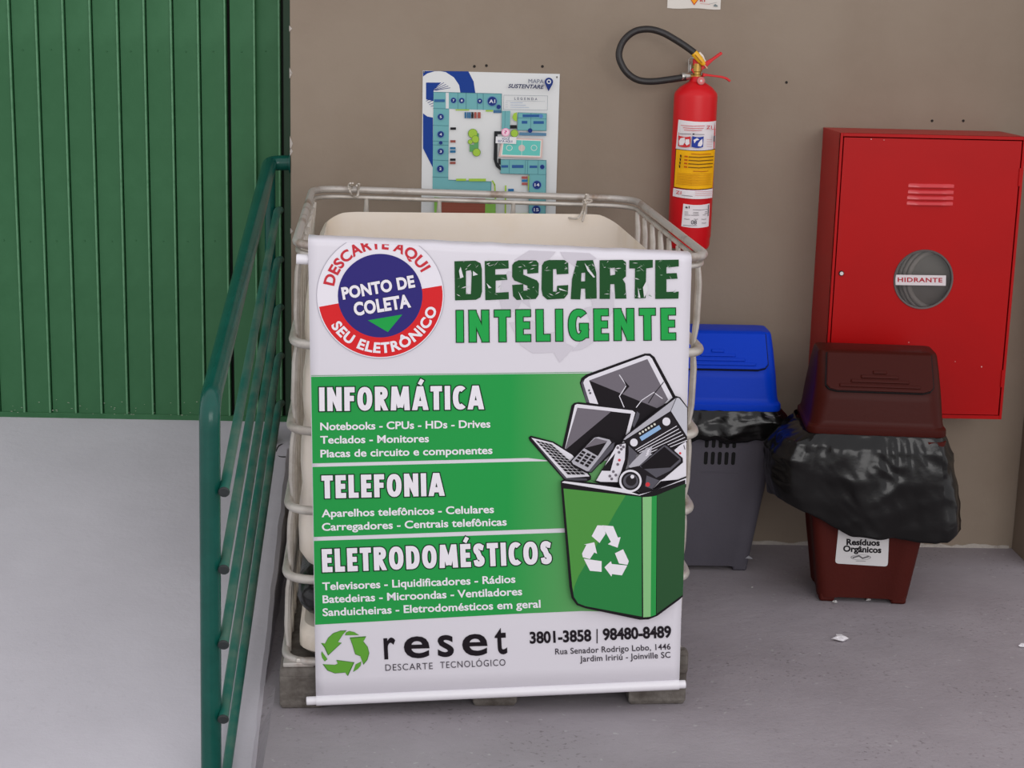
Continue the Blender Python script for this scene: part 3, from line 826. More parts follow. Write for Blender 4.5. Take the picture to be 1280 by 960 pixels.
# bin rim and body
A.poly([(306, 868), (320, 858), (345, 856), (560, 882), (690, 905), (800, 942), (900, 915), (1100, 835), (1100, 905), (900, 975), (790, 992), (600, 965), (330, 920)], BLK)
A.poly([(316, 872), (330, 866), (560, 893), (690, 912), (800, 952), (900, 926), (1100, 846), (1100, 884), (905, 948), (800, 962), (600, 932), (318, 892)], W1)
A.disc(748, 865, 71, W1); A.disc(748, 865, 58, (30, 26, 30)); A.disc(750, 866, 48, G3, 46); A.disc(752, 862, 34, (40, 36, 40)); A.disc(760, 838, 12, W1, n=12)
A.t(640, 580, 4.57)
A.poly([(278, 104), (292, 108), (730, 180), (990, 90), (990, 745), (955, 776), (830, 868), (780, 888), (730, 890), (420, 824), (370, 806), (340, 766), (328, 700)], BLK)
A.poly([(294, 140), (740, 188), (742, 872), (420, 812), (378, 796), (354, 760), (344, 700)], (44, 128, 66))
A.poly([(294, 140), (650, 178), (600, 260), (520, 400), (440, 540), (380, 640), (356, 700), (352, 735), (344, 700)], (78, 146, 66))
A.poly([(746, 190), (798, 186), (792, 872), (750, 876)], (134, 190, 128))
A.poly([(798, 186), (827, 180), (822, 862), (792, 872)], (44, 150, 72))
A.poly([(829, 178), (990, 112), (990, 738), (952, 764), (826, 856)], (44, 82, 50))
for pts in ([(455, 412), (488, 350), (528, 352), (534, 400), (500, 451)], [(516, 350), (578, 355), (605, 420), (620, 418), (603, 478), (548, 458), (565, 445), (532, 384)],
            [(412, 460), (470, 447), (486, 513), (470, 505), (445, 543), (405, 533), (400, 512), (425, 462)], [(410, 541), (512, 555), (512, 616), (445, 610)],
            [(588, 510), (635, 487), (667, 555), (660, 576), (611, 568)], [(528, 590), (565, 555), (570, 571), (658, 580), (628, 636), (572, 629), (568, 643)]):
    A.poly(pts, WH, lay=A.lay+(1 if pts[0] == (455, 412) else 0))
A.build('printed_illustration', ban, CL)
# ================================================================== WALL MAP, NOTICE
def plate(name, corners, th, mt, parent, off):
    """thin board whose front face has the given corner points, th thick towards +y"""
    f = [Vector(c)-off for c in corners]
    return MB().loft([[p+Vector((0, th, 0)) for p in f], f]).build(name, mt, parent, smooth=False)
wfn = plane_map(Vector((0, -.004, 0)), (0, -1, 0), .0001, .0002)
mp = empty('map_sign', (.05, 0, .98), 'white site map sign with teal buildings screwed to the wall above the tank', 'sign'); MO = Vector(mp.location)
c = [atY(528.5, 88.3, -.004), atY(699.8, 92.5, -.004)]
c += [Vector((c[1].x-.001, -.004, .985)), Vector((c[0].x, -.004, .985))]
plate('board', c, .0038, mat('sign_white', (214, 216, 216), .35), mp, MO)
A = Art(lambda x, y, l: wfn(x, y, l)-MO, 510, 80, 4.571)
MBL = (28, 62, 140); TEA = (112, 172, 176); TL2 = (70, 120, 130); NV = (34, 54, 120); SGN = (214, 216, 216)
A.poly([(86, 40), (345, 42), (375, 100), (385, 168), (300, 168), (292, 120), (262, 76), (215, 46), (180, 40), (150, 42), (110, 54), (86, 72)], MBL)
A.poly([(103, 106), (190, 106), (146, 148), (146, 212), (103, 202)], MBL)
for i in range(4): A.line([(140+i*6, 150+i*2-(i*2)), (205+i*12, 106+i*10)], 3, NV)
for i in range(4): A.line([(104+i*9, 212+i*10), (146, 190+i*16)], 3, NV)
A.poly([(86, 282), (110, 300), (142, 306), (142, 592), (86, 482)], MBL)
A.poly([(146, 160), (535, 170), (534, 278), (488, 276), (490, 263), (235, 256), (230, 662), (476, 672), (474, 740), (140, 720)], TEA)
A.rect(216, 163, 233, 256, SGN)
for q in ([(285, 165), (285, 258)], [(332, 166), (332, 260)], [(396, 168), (396, 260)], [(430, 168), (430, 262)], [(144, 254), (232, 256)], [(143, 350), (231, 353)], [(143, 440), (231, 443)], [(143, 462), (231, 464)], [(142, 548), (231, 552)], [(140, 645), (230, 648)], [(146, 160), (535, 170), (534, 278)], [(230, 662), (476, 672), (474, 735)]):
    A.line(q, 2.4, TL2)
A.rect(150, 202, 210, 217, (54, 100, 150)); A.rect(488, 264, 532, 280, (70, 110, 150))
for x, y, r, t in ((260, 208, 15, '7'), (307, 209, 15, '8'), (410, 212, 14, '9'), (481, 213, 26, 'A1'), (187, 302, 17, '5'), (187, 402, 18, '4'), (187, 500, 17, '3'), (185, 599, 19, '2'), (518, 245, 12, None), (187, 450, 10, None)):
    A.disc(x, y, r*1.15, (96, 140, 180), n=18); A.disc(x, y, r, NV, n=18)
    if t: h = r*.75; A.text(t, (x-h*.42*len(t), y+h*.5), (x+h*.42*len(t), y+h*.5), h, (214, 220, 230), .02)
for x0, x1, y0, y1, c in ((323, 334, 275, 310, (60, 110, 150)), (337, 347, 275, 310, (60, 110, 150)), (348, 359, 275, 310, (60, 110, 150)), (362, 374, 275, 310, (34, 34, 38)), (378, 392, 275, 310, (160, 84, 76)), (398, 415, 275, 310, (160, 84, 76)),
                     (242, 274, 362, 376, (34, 34, 38)), (242, 272, 435, 449, (150, 84, 76)), (240, 272, 475, 488, (50, 110, 150)), (240, 272, 493, 507, (50, 110, 150)), (240, 272, 540, 553, (34, 34, 38)), (240, 272, 558, 572, (150, 84, 76)),
                     (650, 682, 642, 656, (170, 90, 86)), (650, 682, 660, 674, (50, 120, 170)), (650, 682, 678, 692, (170, 90, 86)), (572, 605, 713, 728, (50, 110, 160)), (582, 622, 349, 369, (34, 34, 38))):
    A.rect(x0, y0, x1, y1, c)
LGN = (160, 196, 72); LGD = (96, 128, 54)
for x0, y0, x1, y1 in ((272, 259, 350, 266), (444, 263, 486, 272), (275, 655, 332, 668), (348, 655, 445, 670)): A.rect(x0, y0, x1, y1, LGN)
A.poly([(378, 392), (405, 396), (402, 500), (352, 502), (352, 460), (378, 462)], (96, 160, 100))
for x, y, r in ((370, 397, 25), (385, 430, 20), (356, 445, 12), (392, 505, 21), (608, 396, 20)): A.disc(x, y, r+2.5, LGD, n=14); A.disc(x, y, r, LGN, n=14)
A.poly([(622, 276), (604, 282), (596, 305), (606, 322), (622, 328)], LGN)
A.poly([(537, 268), (585, 268), (582, 372), (535, 370)], TEA); A.line([(555, 268), (553, 370)], 2, TL2)
A.poly([(628, 278), (792, 283), (790, 381), (625, 378)], TEA); A.line([(628, 278), (792, 283), (790, 381), (625, 378), (628, 278)], 2.4, TL2)
A.line([(703, 280), (700, 380)], 2.4, TL2); A.line([(625, 308), (792, 314)], 2.4, TL2)
A.poly([(637, 390), (790, 394), (790, 411), (635, 408)], (90, 130, 160))
for x0, y0, x1, y1 in ((655, 288, 762, 304), (650, 325, 682, 341), (716, 326, 776, 342)): A.rect(x0, y0, x1, y1, (48, 92, 150))
A.disc(698, 380, 13, NV, n=14); A.disc(760, 298, 12, (90, 130, 190), n=12)
A.poly([(540, 420), (772, 428), (766, 538), (516, 530)], (214, 186, 180)); A.poly([(545, 428), (762, 436), (757, 530), (530, 523)], (230, 226, 220)); A.poly([(548, 432), (758, 440), (753, 525), (538, 518)], (104, 196, 186))
A.disc(650, 480, 19, (206, 190, 184), n=18); A.line([(651, 436), (649, 522)], 2, (226, 226, 220))
for x in (579, 720): A.disc(x, 479, 18, (226, 226, 220), 17, 18, inner=15)
A.poly([(530, 545), (790, 550), (785, 885), (690, 880), (692, 630), (528, 625)], TEA)
for q in ([(580, 547), (578, 626)], [(672, 548), (668, 628)], [(685, 548), (682, 628)], [(745, 550), (742, 630)], [(692, 630), (788, 632)], [(688, 752), (787, 754)], [(530, 545), (790, 550), (785, 885)], [(528, 625), (692, 630), (690, 880)]): A.line(q, 2.4, TL2)
for x0, y0, x1, y1 in ((533, 578, 572, 592), (594, 577, 660, 594), (695, 580, 738, 594)): A.rect(x0, y0, x1, y1, (52, 92, 150))
for x, y, r, t in ((737, 691, 23, '14'), (733, 833, 23, '15'), (767, 588, 12, None)):
    A.disc(x, y, r*1.15, (90, 130, 180), n=18); A.disc(x, y, r, NV, n=18)
    if t: A.text(t, (x-13, y+8), (x+13, y+8), 17, (214, 220, 230), .02)
A.poly([(493, 384), (540, 384), (540, 401), (512, 401), (510, 560), (530, 588), (530, 609), (502, 586), (489, 545)], (38, 40, 42)); A.rect(516, 540, 530, 575, (38, 40, 42))
A.disc(558, 390, 24, (240, 170, 200), n=18); A.disc(558, 390, 18, (244, 214, 226), n=18); A.text('?', (551, 400), (565, 400), 20, (210, 90, 150), .02)
A.poly([(502, 414), (620, 418), (618, 457), (500, 452)], (226, 226, 228)); A.text('VOCÊ', (536, 432), (580, 434), 13, NV, .01); A.text('ESTÁ AQUI', (515, 446), (596, 449), 12, NV, .01)
A.poly([(150, 760), (188, 765), (188, 860), (150, 860)], (132, 184, 84)); A.poly([(190, 765), (442, 770), (440, 870), (188, 870)], (148, 84, 68)); A.poly([(442, 770), (502, 775), (500, 870), (440, 870)], (132, 184, 84)); A.rect(455, 778, 484, 800, (140, 84, 68))
for k in range(6): A.line([(190, 782+k*15), (440, 786+k*15)], 1.2, (130, 70, 56))
A.line([(482, 668), (495, 690), (500, 770)], 9, LGN); A.line([(558, 696), (556, 870)], 9, LGN); A.rect(614, 853, 686, 866, LGN); A.line([(690, 640), (688, 720)], 5, LGN)
A.line([(548, 178), (798, 182), (796, 264), (546, 260), (548, 178)], 1.8, (130, 140, 150)); A.line([(560, 210), (782, 214)], 1.2, (130, 140, 150))
A.text('LEGENDA', (608, 204), (738, 207), 14, (50, 60, 90), .01, 1.9)
for k in range(3): A.line([(556, 220+13*k), (570, 220+13*k)], 1.4, (130, 140, 160)); A.line([(585, 221+13*k), (655+k*18, 222+13*k)], 1.8, (120, 150, 190))
A.text('MAPA', (688, 109), (775, 111), 23, (88, 96, 120), 0)
A.text('SUSTENTARE', (573, 136), (777, 142), 22, (36, 46, 86), .02, 1, .25)
A.disc(805, 102, 24, NV, n=24); A.poly([(785, 116), (826, 116), (803, 156)], NV); A.disc(805, 101, 13, (214, 216, 216), n=18); A.poly([(799, 94), (812, 96), (810, 108), (798, 106)], NV)
A.build('printed_map', mp)
for x, y in ((851, 75), (92, 46)):
    p = wfn(510+x/4.571, 80+y/4.571, 10)-MO
    MB().lathe([(0, .0012), (.0022, .001), (.003, 0)], tuple(p), 8, 'y').build('screw', mat('screw_metal', (110, 108, 104), .4, .7), mp)
# paper notice cut by the top of the view
c = [atY(834, 10, -.002), atY(900.5, 12, -.002)]
no = empty('paper_notice', (c[0].x, 0, c[0].z), 'white paper notice with an orange warning diamond taped above the extinguisher', 'sign'); NO = Vector(no.location)
mb = MB(); vs = []
w = c[1].x-c[0].x
for j in range(9):
    for i in range(9):
        vs.append((w*i/8, -.0015-.002*abs(noise.noise((i*.5, j*.5, 2)))*(1 if j < 2 else .3), (.24*j/8) - (.0015*math.sin(i*1.1) if j == 0 else 0)))
fs = [(j*9+i, j*9+i+1, (j+1)*9+i+1, (j+1)*9+i) for j in range(8) for i in range(8)]
mb.add(vs, fs).build('paper', mat('paper_white', (214, 208, 200), .7), no)
nf = plane_map(Vector((0, -.0036, 0)), (0, -1, 0), .0001, .0002)
A = Art(lambda x, y, l: nf(x, y, l)-NO, 760, 0, 7.38)
A.poly([(762, 0), (795, 48), (832, 0), (795, -44)], (190, 60, 40)); A.poly([(770, 0), (795, 36), (824, 0), (795, -34)], (238, 160, 40))
A.text('RT', (850, 15), (905, 17), 22, (190, 60, 60), .03)
for k in range(3): A.line([(850, -38-k*20), (1010, -36-k*20)], 6, (120, 110, 110))
A.line([(850, 32), (940, 40)], 3, (210, 140, 140)); A.line([(930, 38), (1005, 22)], 2.5, (150, 150, 150)); A.poly([(975, 48), (990, 36), (1012, 52), (1012, 62), (975, 60)], (120, 130, 130))
A.build('printed_notice', no)

# ================================================================== FIRE EXTINGUISHER
m_red = mat('extinguisher_red', (206, 22, 30), .36, spec=.30)
m_hose = mat('rubber_hose', (34, 30, 30), .42, bump=.1, bs=200)
m_chr = mat('chromed_steel', (178, 174, 168), .28, .85)
m_brass = mat('brass', (176, 140, 70), .35, .8)
XC, YC, RX = .7025, -.098, .0690
ext = empty('fire_extinguisher', (XC, YC, 1.03), 'red fire extinguisher with black looped hose hanging on the wall', 'extinguisher'); EO = Vector(ext.location)
def ep(px, py, dy=0): return atY(px, py, YC+dy)-EO
MB().lathe([(.0, .006), (.05, .0), (.062, .006), (.0665, .016), (.067, .04), (.069, .044), (.069, .488), (.0685, .494), (.066, .502), (.052, .518), (.034, .530), (.024, .536), (.022, .542), (.022, .552), (.0, .552)], (0, 0, 0), 48).build('cylinder', m_red, ext)
MB().lathe([(.0, .550), (.017, .550), (.017, .556), (.013, .558), (.013, .566), (.016, .568), (.016, .592), (.0, .592)], (0, 0, 0), 20).build('valve', m_brass, ext)
g = ep(876, 101, -.03)
ga = MB().lathe([(0, .0), (.0125, .0), (.0125, .010), (.0105, .011), (.0100, .009), (0, .009)], (g.x, g.y, g.z), 22, 'y').build('pressure_gauge', mat('gauge_rim', (196, 120, 116), .3, .3), ext)
MB().lathe([(0, .0), (.0092, .0), (.0092, .0008), (0, .0008)], (g.x, g.y-.0092, g.z), 20, 'y').build('dial', mat('gauge_dial', (206, 92, 92), .3), ga)
MB().lathe([(0, .0), (.0040, .0), (.0035, .0008), (0, .0008)], (g.x, g.y-.0101, g.z), 14, 'y').build('dial_face', mat('gauge_white', (220, 190, 186), .4), ga)
# levers: channel sections
def lever(name, pts, ws):
    P = [ep(x, y) for x, y in pts]; mb = MB(); secs = []
    for i, p in enumerate(P):
        a = P[max(0, i-1)]; b = P[min(len(P)-1, i+1)]; t = (b-a).normalized(); n = Vector((-t.z, 0, t.x)); h = ws[i]
        secs.append([p+n*h+Vector((0, -.009, 0)), p+n*h+Vector((0, .009, 0)), p-n*h+Vector((0, .009, 0)), p-n*h+Vector((0, -.009, 0))])
    return mb.loft(secs).build(name, m_red, ext, bevel=.0015)
lever('carry_handle', [(878, 93.5), (884, 93.8), (893, 95), (901, 96), (908, 98), (912.5, 101.5)], [.006, .0035, .0030, .0034, .0036, .0034])
lever('squeeze_lever', [(865, 89.5), (869, 86.5), (875, 84), (881, 81), (890, 74.5), (897, 69.5), (902, 66)], [.007, .0085, .0105, .0085, .0042, .0042, .0042])
MB().box((-.014, -.0125, .583), (.020, .0125, .608)).build('lever_pivot', m_red, ext, bevel=.005)
hp = [(858, 96.5), (850, 97.5), (836, 99.6), (814, 101.9), (796.5, 99.6), (782.4, 89.4), (774.2, 73.2), (775.2, 59.6), (782.4, 47.4), (795.2, 38.6), (811.5, 36.6), (827.8, 40.7), (844, 49.5), (857.6, 58.3), (868, 66)]
H = []
for i, (x, y) in enumerate(hp): H.append(ep(x, y, -.02+.02*math.sin(i/14*PI)))
MB().tube(spline(H, 7), .0108, 16).build('hose', m_hose, ext)
a, b = ep(851.5, 95.5, -.02), ep(862, 95.3, -.012)
MB().tube([a, a.lerp(b, .1), a.lerp(b, .8), b], [.0118, .0125, .0125, .010], 12).build('hose_coupling', m_chr, ext)
MB().tube([b, ep(871, 97, 0)], .007, 10).build('hose_inlet', m_brass, ext)
a, b = ep(867.5, 66, -.022), ep(880.5, 81, -.022)
nz = MB().tube([a, a.lerp(b, .12), a.lerp(b, .6), a.lerp(b, .9), b], [(.0085, .0105), (.0085, .0115), (.007, .0105), (.006, .0075), (.004, .005)], 16).build('nozzle', mat('yellow_plastic', (232, 174, 20), .4), ext)
a, b = ep(869, 68.5, -.034), ep(877.5, 78.5, -.034)
MB().tube([a, b], [(.0022, .0015), (.0022, .0015)], 8).build('nozzle_slot', mat('amber_mark', (176, 116, 16), .5), nz)
MB().tube([ep(873.5, 66, -.012), ep(877.5, 70.5, -.010), ep(880, 75, -.006), ep(883, 79, 0)], [.005, .0058, .004, .003], 10).build('seal_tag', mat('seal_white', (232, 224, 212), .5), ext)
MB().tube([ep(880.5, 81, -.02), ep(884, 85.5, -.012)], .002, 6).build('seal_wire', mat('pale_wire', (228, 190, 150), .5), ext)
bp_ = rpath([ep(860.5, 93, .05), ep(861, 72.3, .05), ep(868.2, 72.3, .05), ep(868.6, 93, .05)], .012, 6)
MB().tube(bp_, (.0019), 8).build('wall_hook', m_chr, ext)
q = ep(864.5, 77, .05)
MB().tube(rpath([q+Vector((-.004, .045, -.005)), q+Vector((-.004, 0, -.008)), q+Vector((-.003, 0, -.035)), (0, .0, .575)], .01, 4), .0035, 8).build('hanger', m_chr, ext)
# labels wrapped round the cylinder
def cylfn(px, py, lay=0):
    p = atY(px, py, YC-.06)-EO; r = RX+.0005+.00012*lay
    s = max(-r*.999, min(r*.999, p.x))
    return Vector((s, -math.sqrt(r*r-s*s), p.z))
A = Art(cylfn, 820, 90, 4.17)
def strip(tl, tr, br, bl, col, n=14):
    A.lay += 1; L = A.lay
    for i in range(n):
        f = lambda p, q, t: (p[0]+(q[0]-p[0])*t, p[1]+(q[1]-p[1])*t + 5*math.sin(PI*t))
        A.poly([f(tl, tr, i/n), f(tl, tr, (i+1)/n), f(bl, br, (i+1)/n), f(bl, br, i/n)], col, lay=L)
LW = (226, 220, 222); YE = (238, 176, 20)
strip((121, 250), (321, 258), (317, 404), (108, 404), LW)
strip((107, 402), (316, 404), (298, 610), (96, 604), (30, 26, 26))
strip((109, 405), (314, 407), (299, 606), (98, 601), YE)
strip((94, 608), (300, 610), (297, 658), (91, 650), LW)
for r_, (x0, y0, x1, y1) in enumerate(((118, 332, 176, 386), (184, 332, 244, 388))):
    strip((x0+2, y0), (x1+2, y0+2), (x1-2, y1+2), (x0-2, y1), (204, 52, 56) if r_ == 0 else (40, 62, 150), 5)
A.poly([(128, 345), (148, 340), (150, 362), (140, 380), (122, 382), (120, 360)], LW); A.poly([(152, 350), (170, 348), (172, 372), (158, 382), (150, 372)], LW, lay=A.lay)
A.poly([(192, 352), (210, 342), (222, 350), (206, 356), (196, 370)], LW); A.poly([(226, 356), (238, 346), (240, 372), (232, 386), (214, 384), (216, 370)], LW, lay=A.lay)
A.text('Z1', (262, 296), (290, 297), 18, (200, 60, 64), .02); A.line([(290, 298), (314, 300)], 3, (210, 110, 110))
for k, (x0, x1, y) in enumerate(((130, 250, 278), (140, 245, 290), (145, 235, 301))): A.line([(x0, y), ((x0+x1)/2, y+3), (x1, y+1)], 3.2, (206, 90, 92))
A.line([(124, 322), (180, 322)], 3, (90, 84, 90)); A.line([(188, 322), (196, 322)], 7, (30, 30, 40)); A.line([(200, 323), (248, 324)], 3, (120, 114, 118))
A.line([(306, 334), (304, 362)], 7, (40, 36, 40))
for k in range(4): A.line([(262, 350+k*12), (292, 352+k*12)], 2, (206, 150, 150))
for k in range(4):
    y = 438+k*18
    A.poly([(124-2*k, y-8), (132-2*k, y-6), (130-2*k, y+8), (126-2*k, y+8)], (60, 40, 20))
    A.line([(148-k, y), (160-k, y+1)], 8, (184, 84, 20)); A.line([(168-k, y+2), (220, y+5), (300-2*k, y+3)], 5, (110, 76, 20))
A.line([(180, 424), (230, 427), (285, 426)], 4, (176, 96, 20)); A.line([(190, 514), (240, 516), (270, 515)], 4, (176, 96, 20))
for k in range(8): A.line([(112-k, 526+k*8), (180, 530+k*8), (294-k, 530+k*8)], 2.6, (196, 134, 24))
A.text('Z1', (104, 634), (128, 636), 16, (200, 60, 64), .02); A.line([(132, 640), (185, 644)], 3, (130, 124, 128))
for k in range(3): A.line([(200, 620+k*10), (290, 622+k*10)], 2, (216, 150, 152))
A.build('instruction_label', ext)
A = Art(cylfn, 820, 90, 4.17)
strip((142, 686), (284, 688), (278, 808), (132, 804), LW)
A.text('a1', (152, 708), (172, 709), 12, (60, 56, 60), .03)
for y, x0, x1 in ((716, 190, 270), (728, 148, 268), (736, 148, 268), (744, 148, 262), (764, 146, 172), (764, 196, 216), (766, 236, 262), (786, 238, 262), (797, 140, 210)): A.line([(x0, y), ((x0+x1)/2, y+2), (x1, y+1)], 2.6, (120, 114, 118))
A.line([(277, 694), (274, 752)], 3.5, (50, 46, 50)); A.text('08', (180, 791), (210, 792), 21, (34, 30, 36), .0)
A.build('inspection_label', ext)

# ================================================================== HYDRANT CABINET
m_cab = mat('cabinet_red', (172, 8, 10), .34, alt=(162, 8, 10), altp=(.4, .7), vs=2, spec=.16)
X0, X1, Z0, Z1, DP = 1.137, 1.7185, .520, 1.425, .267
cab = empty('hydrant_cabinet', ((X0+X1)/2, 0, Z0), 'red metal fire hydrant cabinet with a round window on the wall', 'cabinet'); CO = Vector(cab.location)
hw = (X1-X0)/2; hh = Z1-Z0
mb = MB()
mb.box((-hw, -DP, 0), (-hw+.002, -.001, hh)); mb.box((hw-.002, -DP, 0), (hw, -.001, hh))
mb.box((-hw+.002, -DP, hh-.002), (hw-.002, -.001, hh)); mb.box((-hw+.002, -DP, 0), (hw-.002, -.001, .002)); mb.box((-hw+.002, -.004, .002), (hw-.002, -.001, hh-.002))
fr = .0085
for a, b in (((-hw, -DP-.0015, 0), (-hw+fr, -DP+.012, hh)), ((hw-fr, -DP-.0015, 0), (hw, -DP+.012, hh)), ((-hw+fr, -DP-.0015, hh-.0105), (hw-fr, -DP+.012, hh)), ((-hw+fr, -DP-.0015, 0), (hw-fr, -DP+.012, .0120))):
    mb.box(a, b)
# inner stop so the joint reads dark
mb.build('case', m_cab, cab, smooth=False, bevel=.0012)
wc = Vector((1.4300-CO.x, 0, .9710-CO.z)); WR = .0905
dl = [(-hw+fr+.0035, .0145), (hw-fr-.004, .0145), (hw-fr-.004, hh-.0135), (-hw+fr+.0035, hh-.0135)]
hole = [(wc.x+WR*math.cos(2*PI*i/56), wc.z+WR*math.sin(2*PI*i/56)) for i in range(56)]
mb = MB(); flat = [Vector((x, z, 0)) for x, z in dl+hole]
tr = tessellate_polygon([[Vector((x, z, 0)) for x, z in dl], [Vector((x, z, 0)) for x, z in hole]])
n = len(flat)
vs = [(p.x, -DP-.0005, p.y) for p in flat] + [(p.x, -DP+.0015, p.y) for p in flat]
fs = [t for t in tr] + [tuple(i+n for i in t[::-1]) for t in tr]
for a, b in ((0, 4), (4, n)):
    for i in range(a, b):
        j = i+1 if i+1 < b else a; fs.append((i, j, j+n, i+n))
leaf = mb.add(vs, fs).build('door_leaf', m_cab, cab, smooth=False)
# turned edge of the leaf
mb = MB()
for (ax, az), (bx, bz) in zip(dl, dl[1:]+dl[:1]):
    x0, x1 = sorted((ax, bx)); z0, z1 = sorted((az, bz))
    if x0 == x1: x0, x1 = (x0, x0+.0015) if x0 < 0 else (x0-.0015, x0)
    else: z0, z1 = (z0, z0+.0015) if z0 < .3 else (z0-.0015, z0)
    mb.box((x0, -DP+.0012, z0), (x1, -DP+.016, z1))
mb.build('turned_edge', m_cab, leaf, smooth=False)
MB().lathe([(WR-.002, -.001), (WR-.001, .003), (WR+.004, .0035), (WR+.005, .0005), (WR+.004, -.001)], (wc.x, -DP-.0003, wc.z), 64, 'y', cap=False).build('window_gasket', mat('grey_gasket', (84, 76, 74), .5), leaf)
m_glass = bpy.data.materials.new('cabinet_glass'); m_glass.use_nodes = True
_n = m_glass.node_tree.nodes; _l = m_glass.node_tree.links; _n.clear()
_o = _n.new('ShaderNodeOutputMaterial'); _m = _n.new('ShaderNodeMixShader'); _f = _n.new('ShaderNodeFresnel'); _t = _n.new('ShaderNodeBsdfTransparent'); _g = _n.new('ShaderNodeBsdfGlossy')
_g.inputs['Roughness'].default_value = .05; _t.inputs[0].default_value = (.92, .93, .92, 1)
_l.new(_f.outputs[0], _m.inputs[0]); _l.new(_t.outputs[0], _m.inputs[1]); _l.new(_g.outputs[0], _m.inputs[2]); _l.new(_m.outputs[0], _o.inputs[0])
MB().lathe([(0, 0), (WR-.001, 0), (WR-.001, .002), (0, .002)], (wc.x, -DP+.004, wc.z), 56, 'y').build('window_glass', m_glass, leaf)
cfn = plane_map(Vector((0, -DP-.0012, 0)), (0, -1, 0), .00012, .0002)
CA = lambda ox, oy, k: Art(lambda x, y, l: cfn(x, y, l)-CO, ox, oy, k)
A = CA(1100, 290, 8.727)
p = [cfn(1100+x/8.727, 290+y/8.727, 0)-CO for x, y in ((165, 466), (720, 474), (718, 586), (165, 578))]
MB().loft([[q+Vector((0, .0012, 0)) for q in p], [q+Vector((0, -.0004, 0)) for q in p]]).build('name_plate', mat('plate_white', (214, 204, 206), .4), leaf, smooth=False)
A.lay = 5; A.text('HIDRANTE', (195, 543), (678, 549), 46, (170, 24, 44), .025, 1.1); A.build('printed_name', leaf)
# pressed louvres
for i, (x0, x1, y) in enumerate(((1135.5, 1192.5, 233), (1135, 1192, 240.8), (1134, 1191.5, 248), (1133.5, 1191, 255))):
    a, b = atY(x0, y-1.2, -DP)-CO, atY(x1, y-.4, -DP)-CO
    N = 10; secs = []
    for j in range(N+1):
        t = j/N; p = a.lerp(b, t); e = min(1, 4.5*min(t, 1-t)+.15)
        secs.append([p+Vector((0, .0002, .0068)), p+Vector((0, -.0035*e, .0045)), p+Vector((0, -.0075*e, -.004)), p+Vector((0, -.0070*e, -.0058)), p+Vector((0, .0002, -.0045))])
    MB().loft(secs).build('louvre', mat('louvre_lit_red', (196, 44, 50), .3, spec=.6), leaf)  # lighter red puts the pale sheen of the louvres into their colour
k = atY(1051.5, 341.5, -DP)-CO
lk = MB().lathe([(0, .006), (.0068, .006), (.0082, .004), (.0086, 0)], tuple(k), 20, 'y').build('lock', mat('lock_rim', (40, 34, 34), .4), leaf)
MB().lathe([(0, .0008), (.0058, .0008), (.0058, 0), (0, 0)], (k.x, k.y-.006, k.z), 16, 'y').build('lock_face', mat('lock_steel', (212, 206, 204), .3, .4), lk)
for zz in (1.300, .655):
    MB().tube([(hw-fr-.002, -DP-.001, zz-.028-CO.z), (hw-fr-.002, -DP-.001, zz+.028-CO.z)], .0042, 10).build('hinge', m_cab, cab)
# small chips of paint on the leaf
A = CA(0, 0, 1); A.lay = 1
for x, y, r in ((1227, 458.5, .9), (1136, 428, .7), (1194, 452, .5), (1089, 174, .8), (1105, 175, .6)): A.disc(x, y, r, (214, 160, 156), n=7); A.build('paint_chip', leaf)
# coiled hose on a drum inside
ho = empty('fire_hose', (1.487, -.185, .965), 'coiled grey fire hose seen through the round window of the red cabinet', 'hose')
m_fh = mat('hose_canvas', (146, 134, 130), .7, bump=.2, bs=150); m_fd = mat('drum_grey', (104, 94, 90), .6)
for i, (r, y) in enumerate(((.120, .0), (.112, -.016), (.104, -.030), (.094, -.042))):
    MB().tube([(r*math.cos(2*PI*k/48), y, r*math.sin(2*PI*k/48)) for k in range(48)], (.0095), 10, closed=True).build('hose_turn', m_fh, ho)
MB().lathe([(0, .05), (.088, .05), (.094, .046), (.1, .0), (0, 0)], (0, .005, 0), 40, 'y').build('drum', m_fd, ho)
MB().tube([(-.115, -.03, -.075), (-.088, -.045, -.095), (-.06, -.05, -.10)], [.010, .012, .012], 10).build('hose_nozzle', mat('nozzle_metal', (150, 140, 136), .4, .5), ho)
MB().box((-.004, .03, -.005), (.004, .178, .005)).build('drum_axle', m_fd, ho)

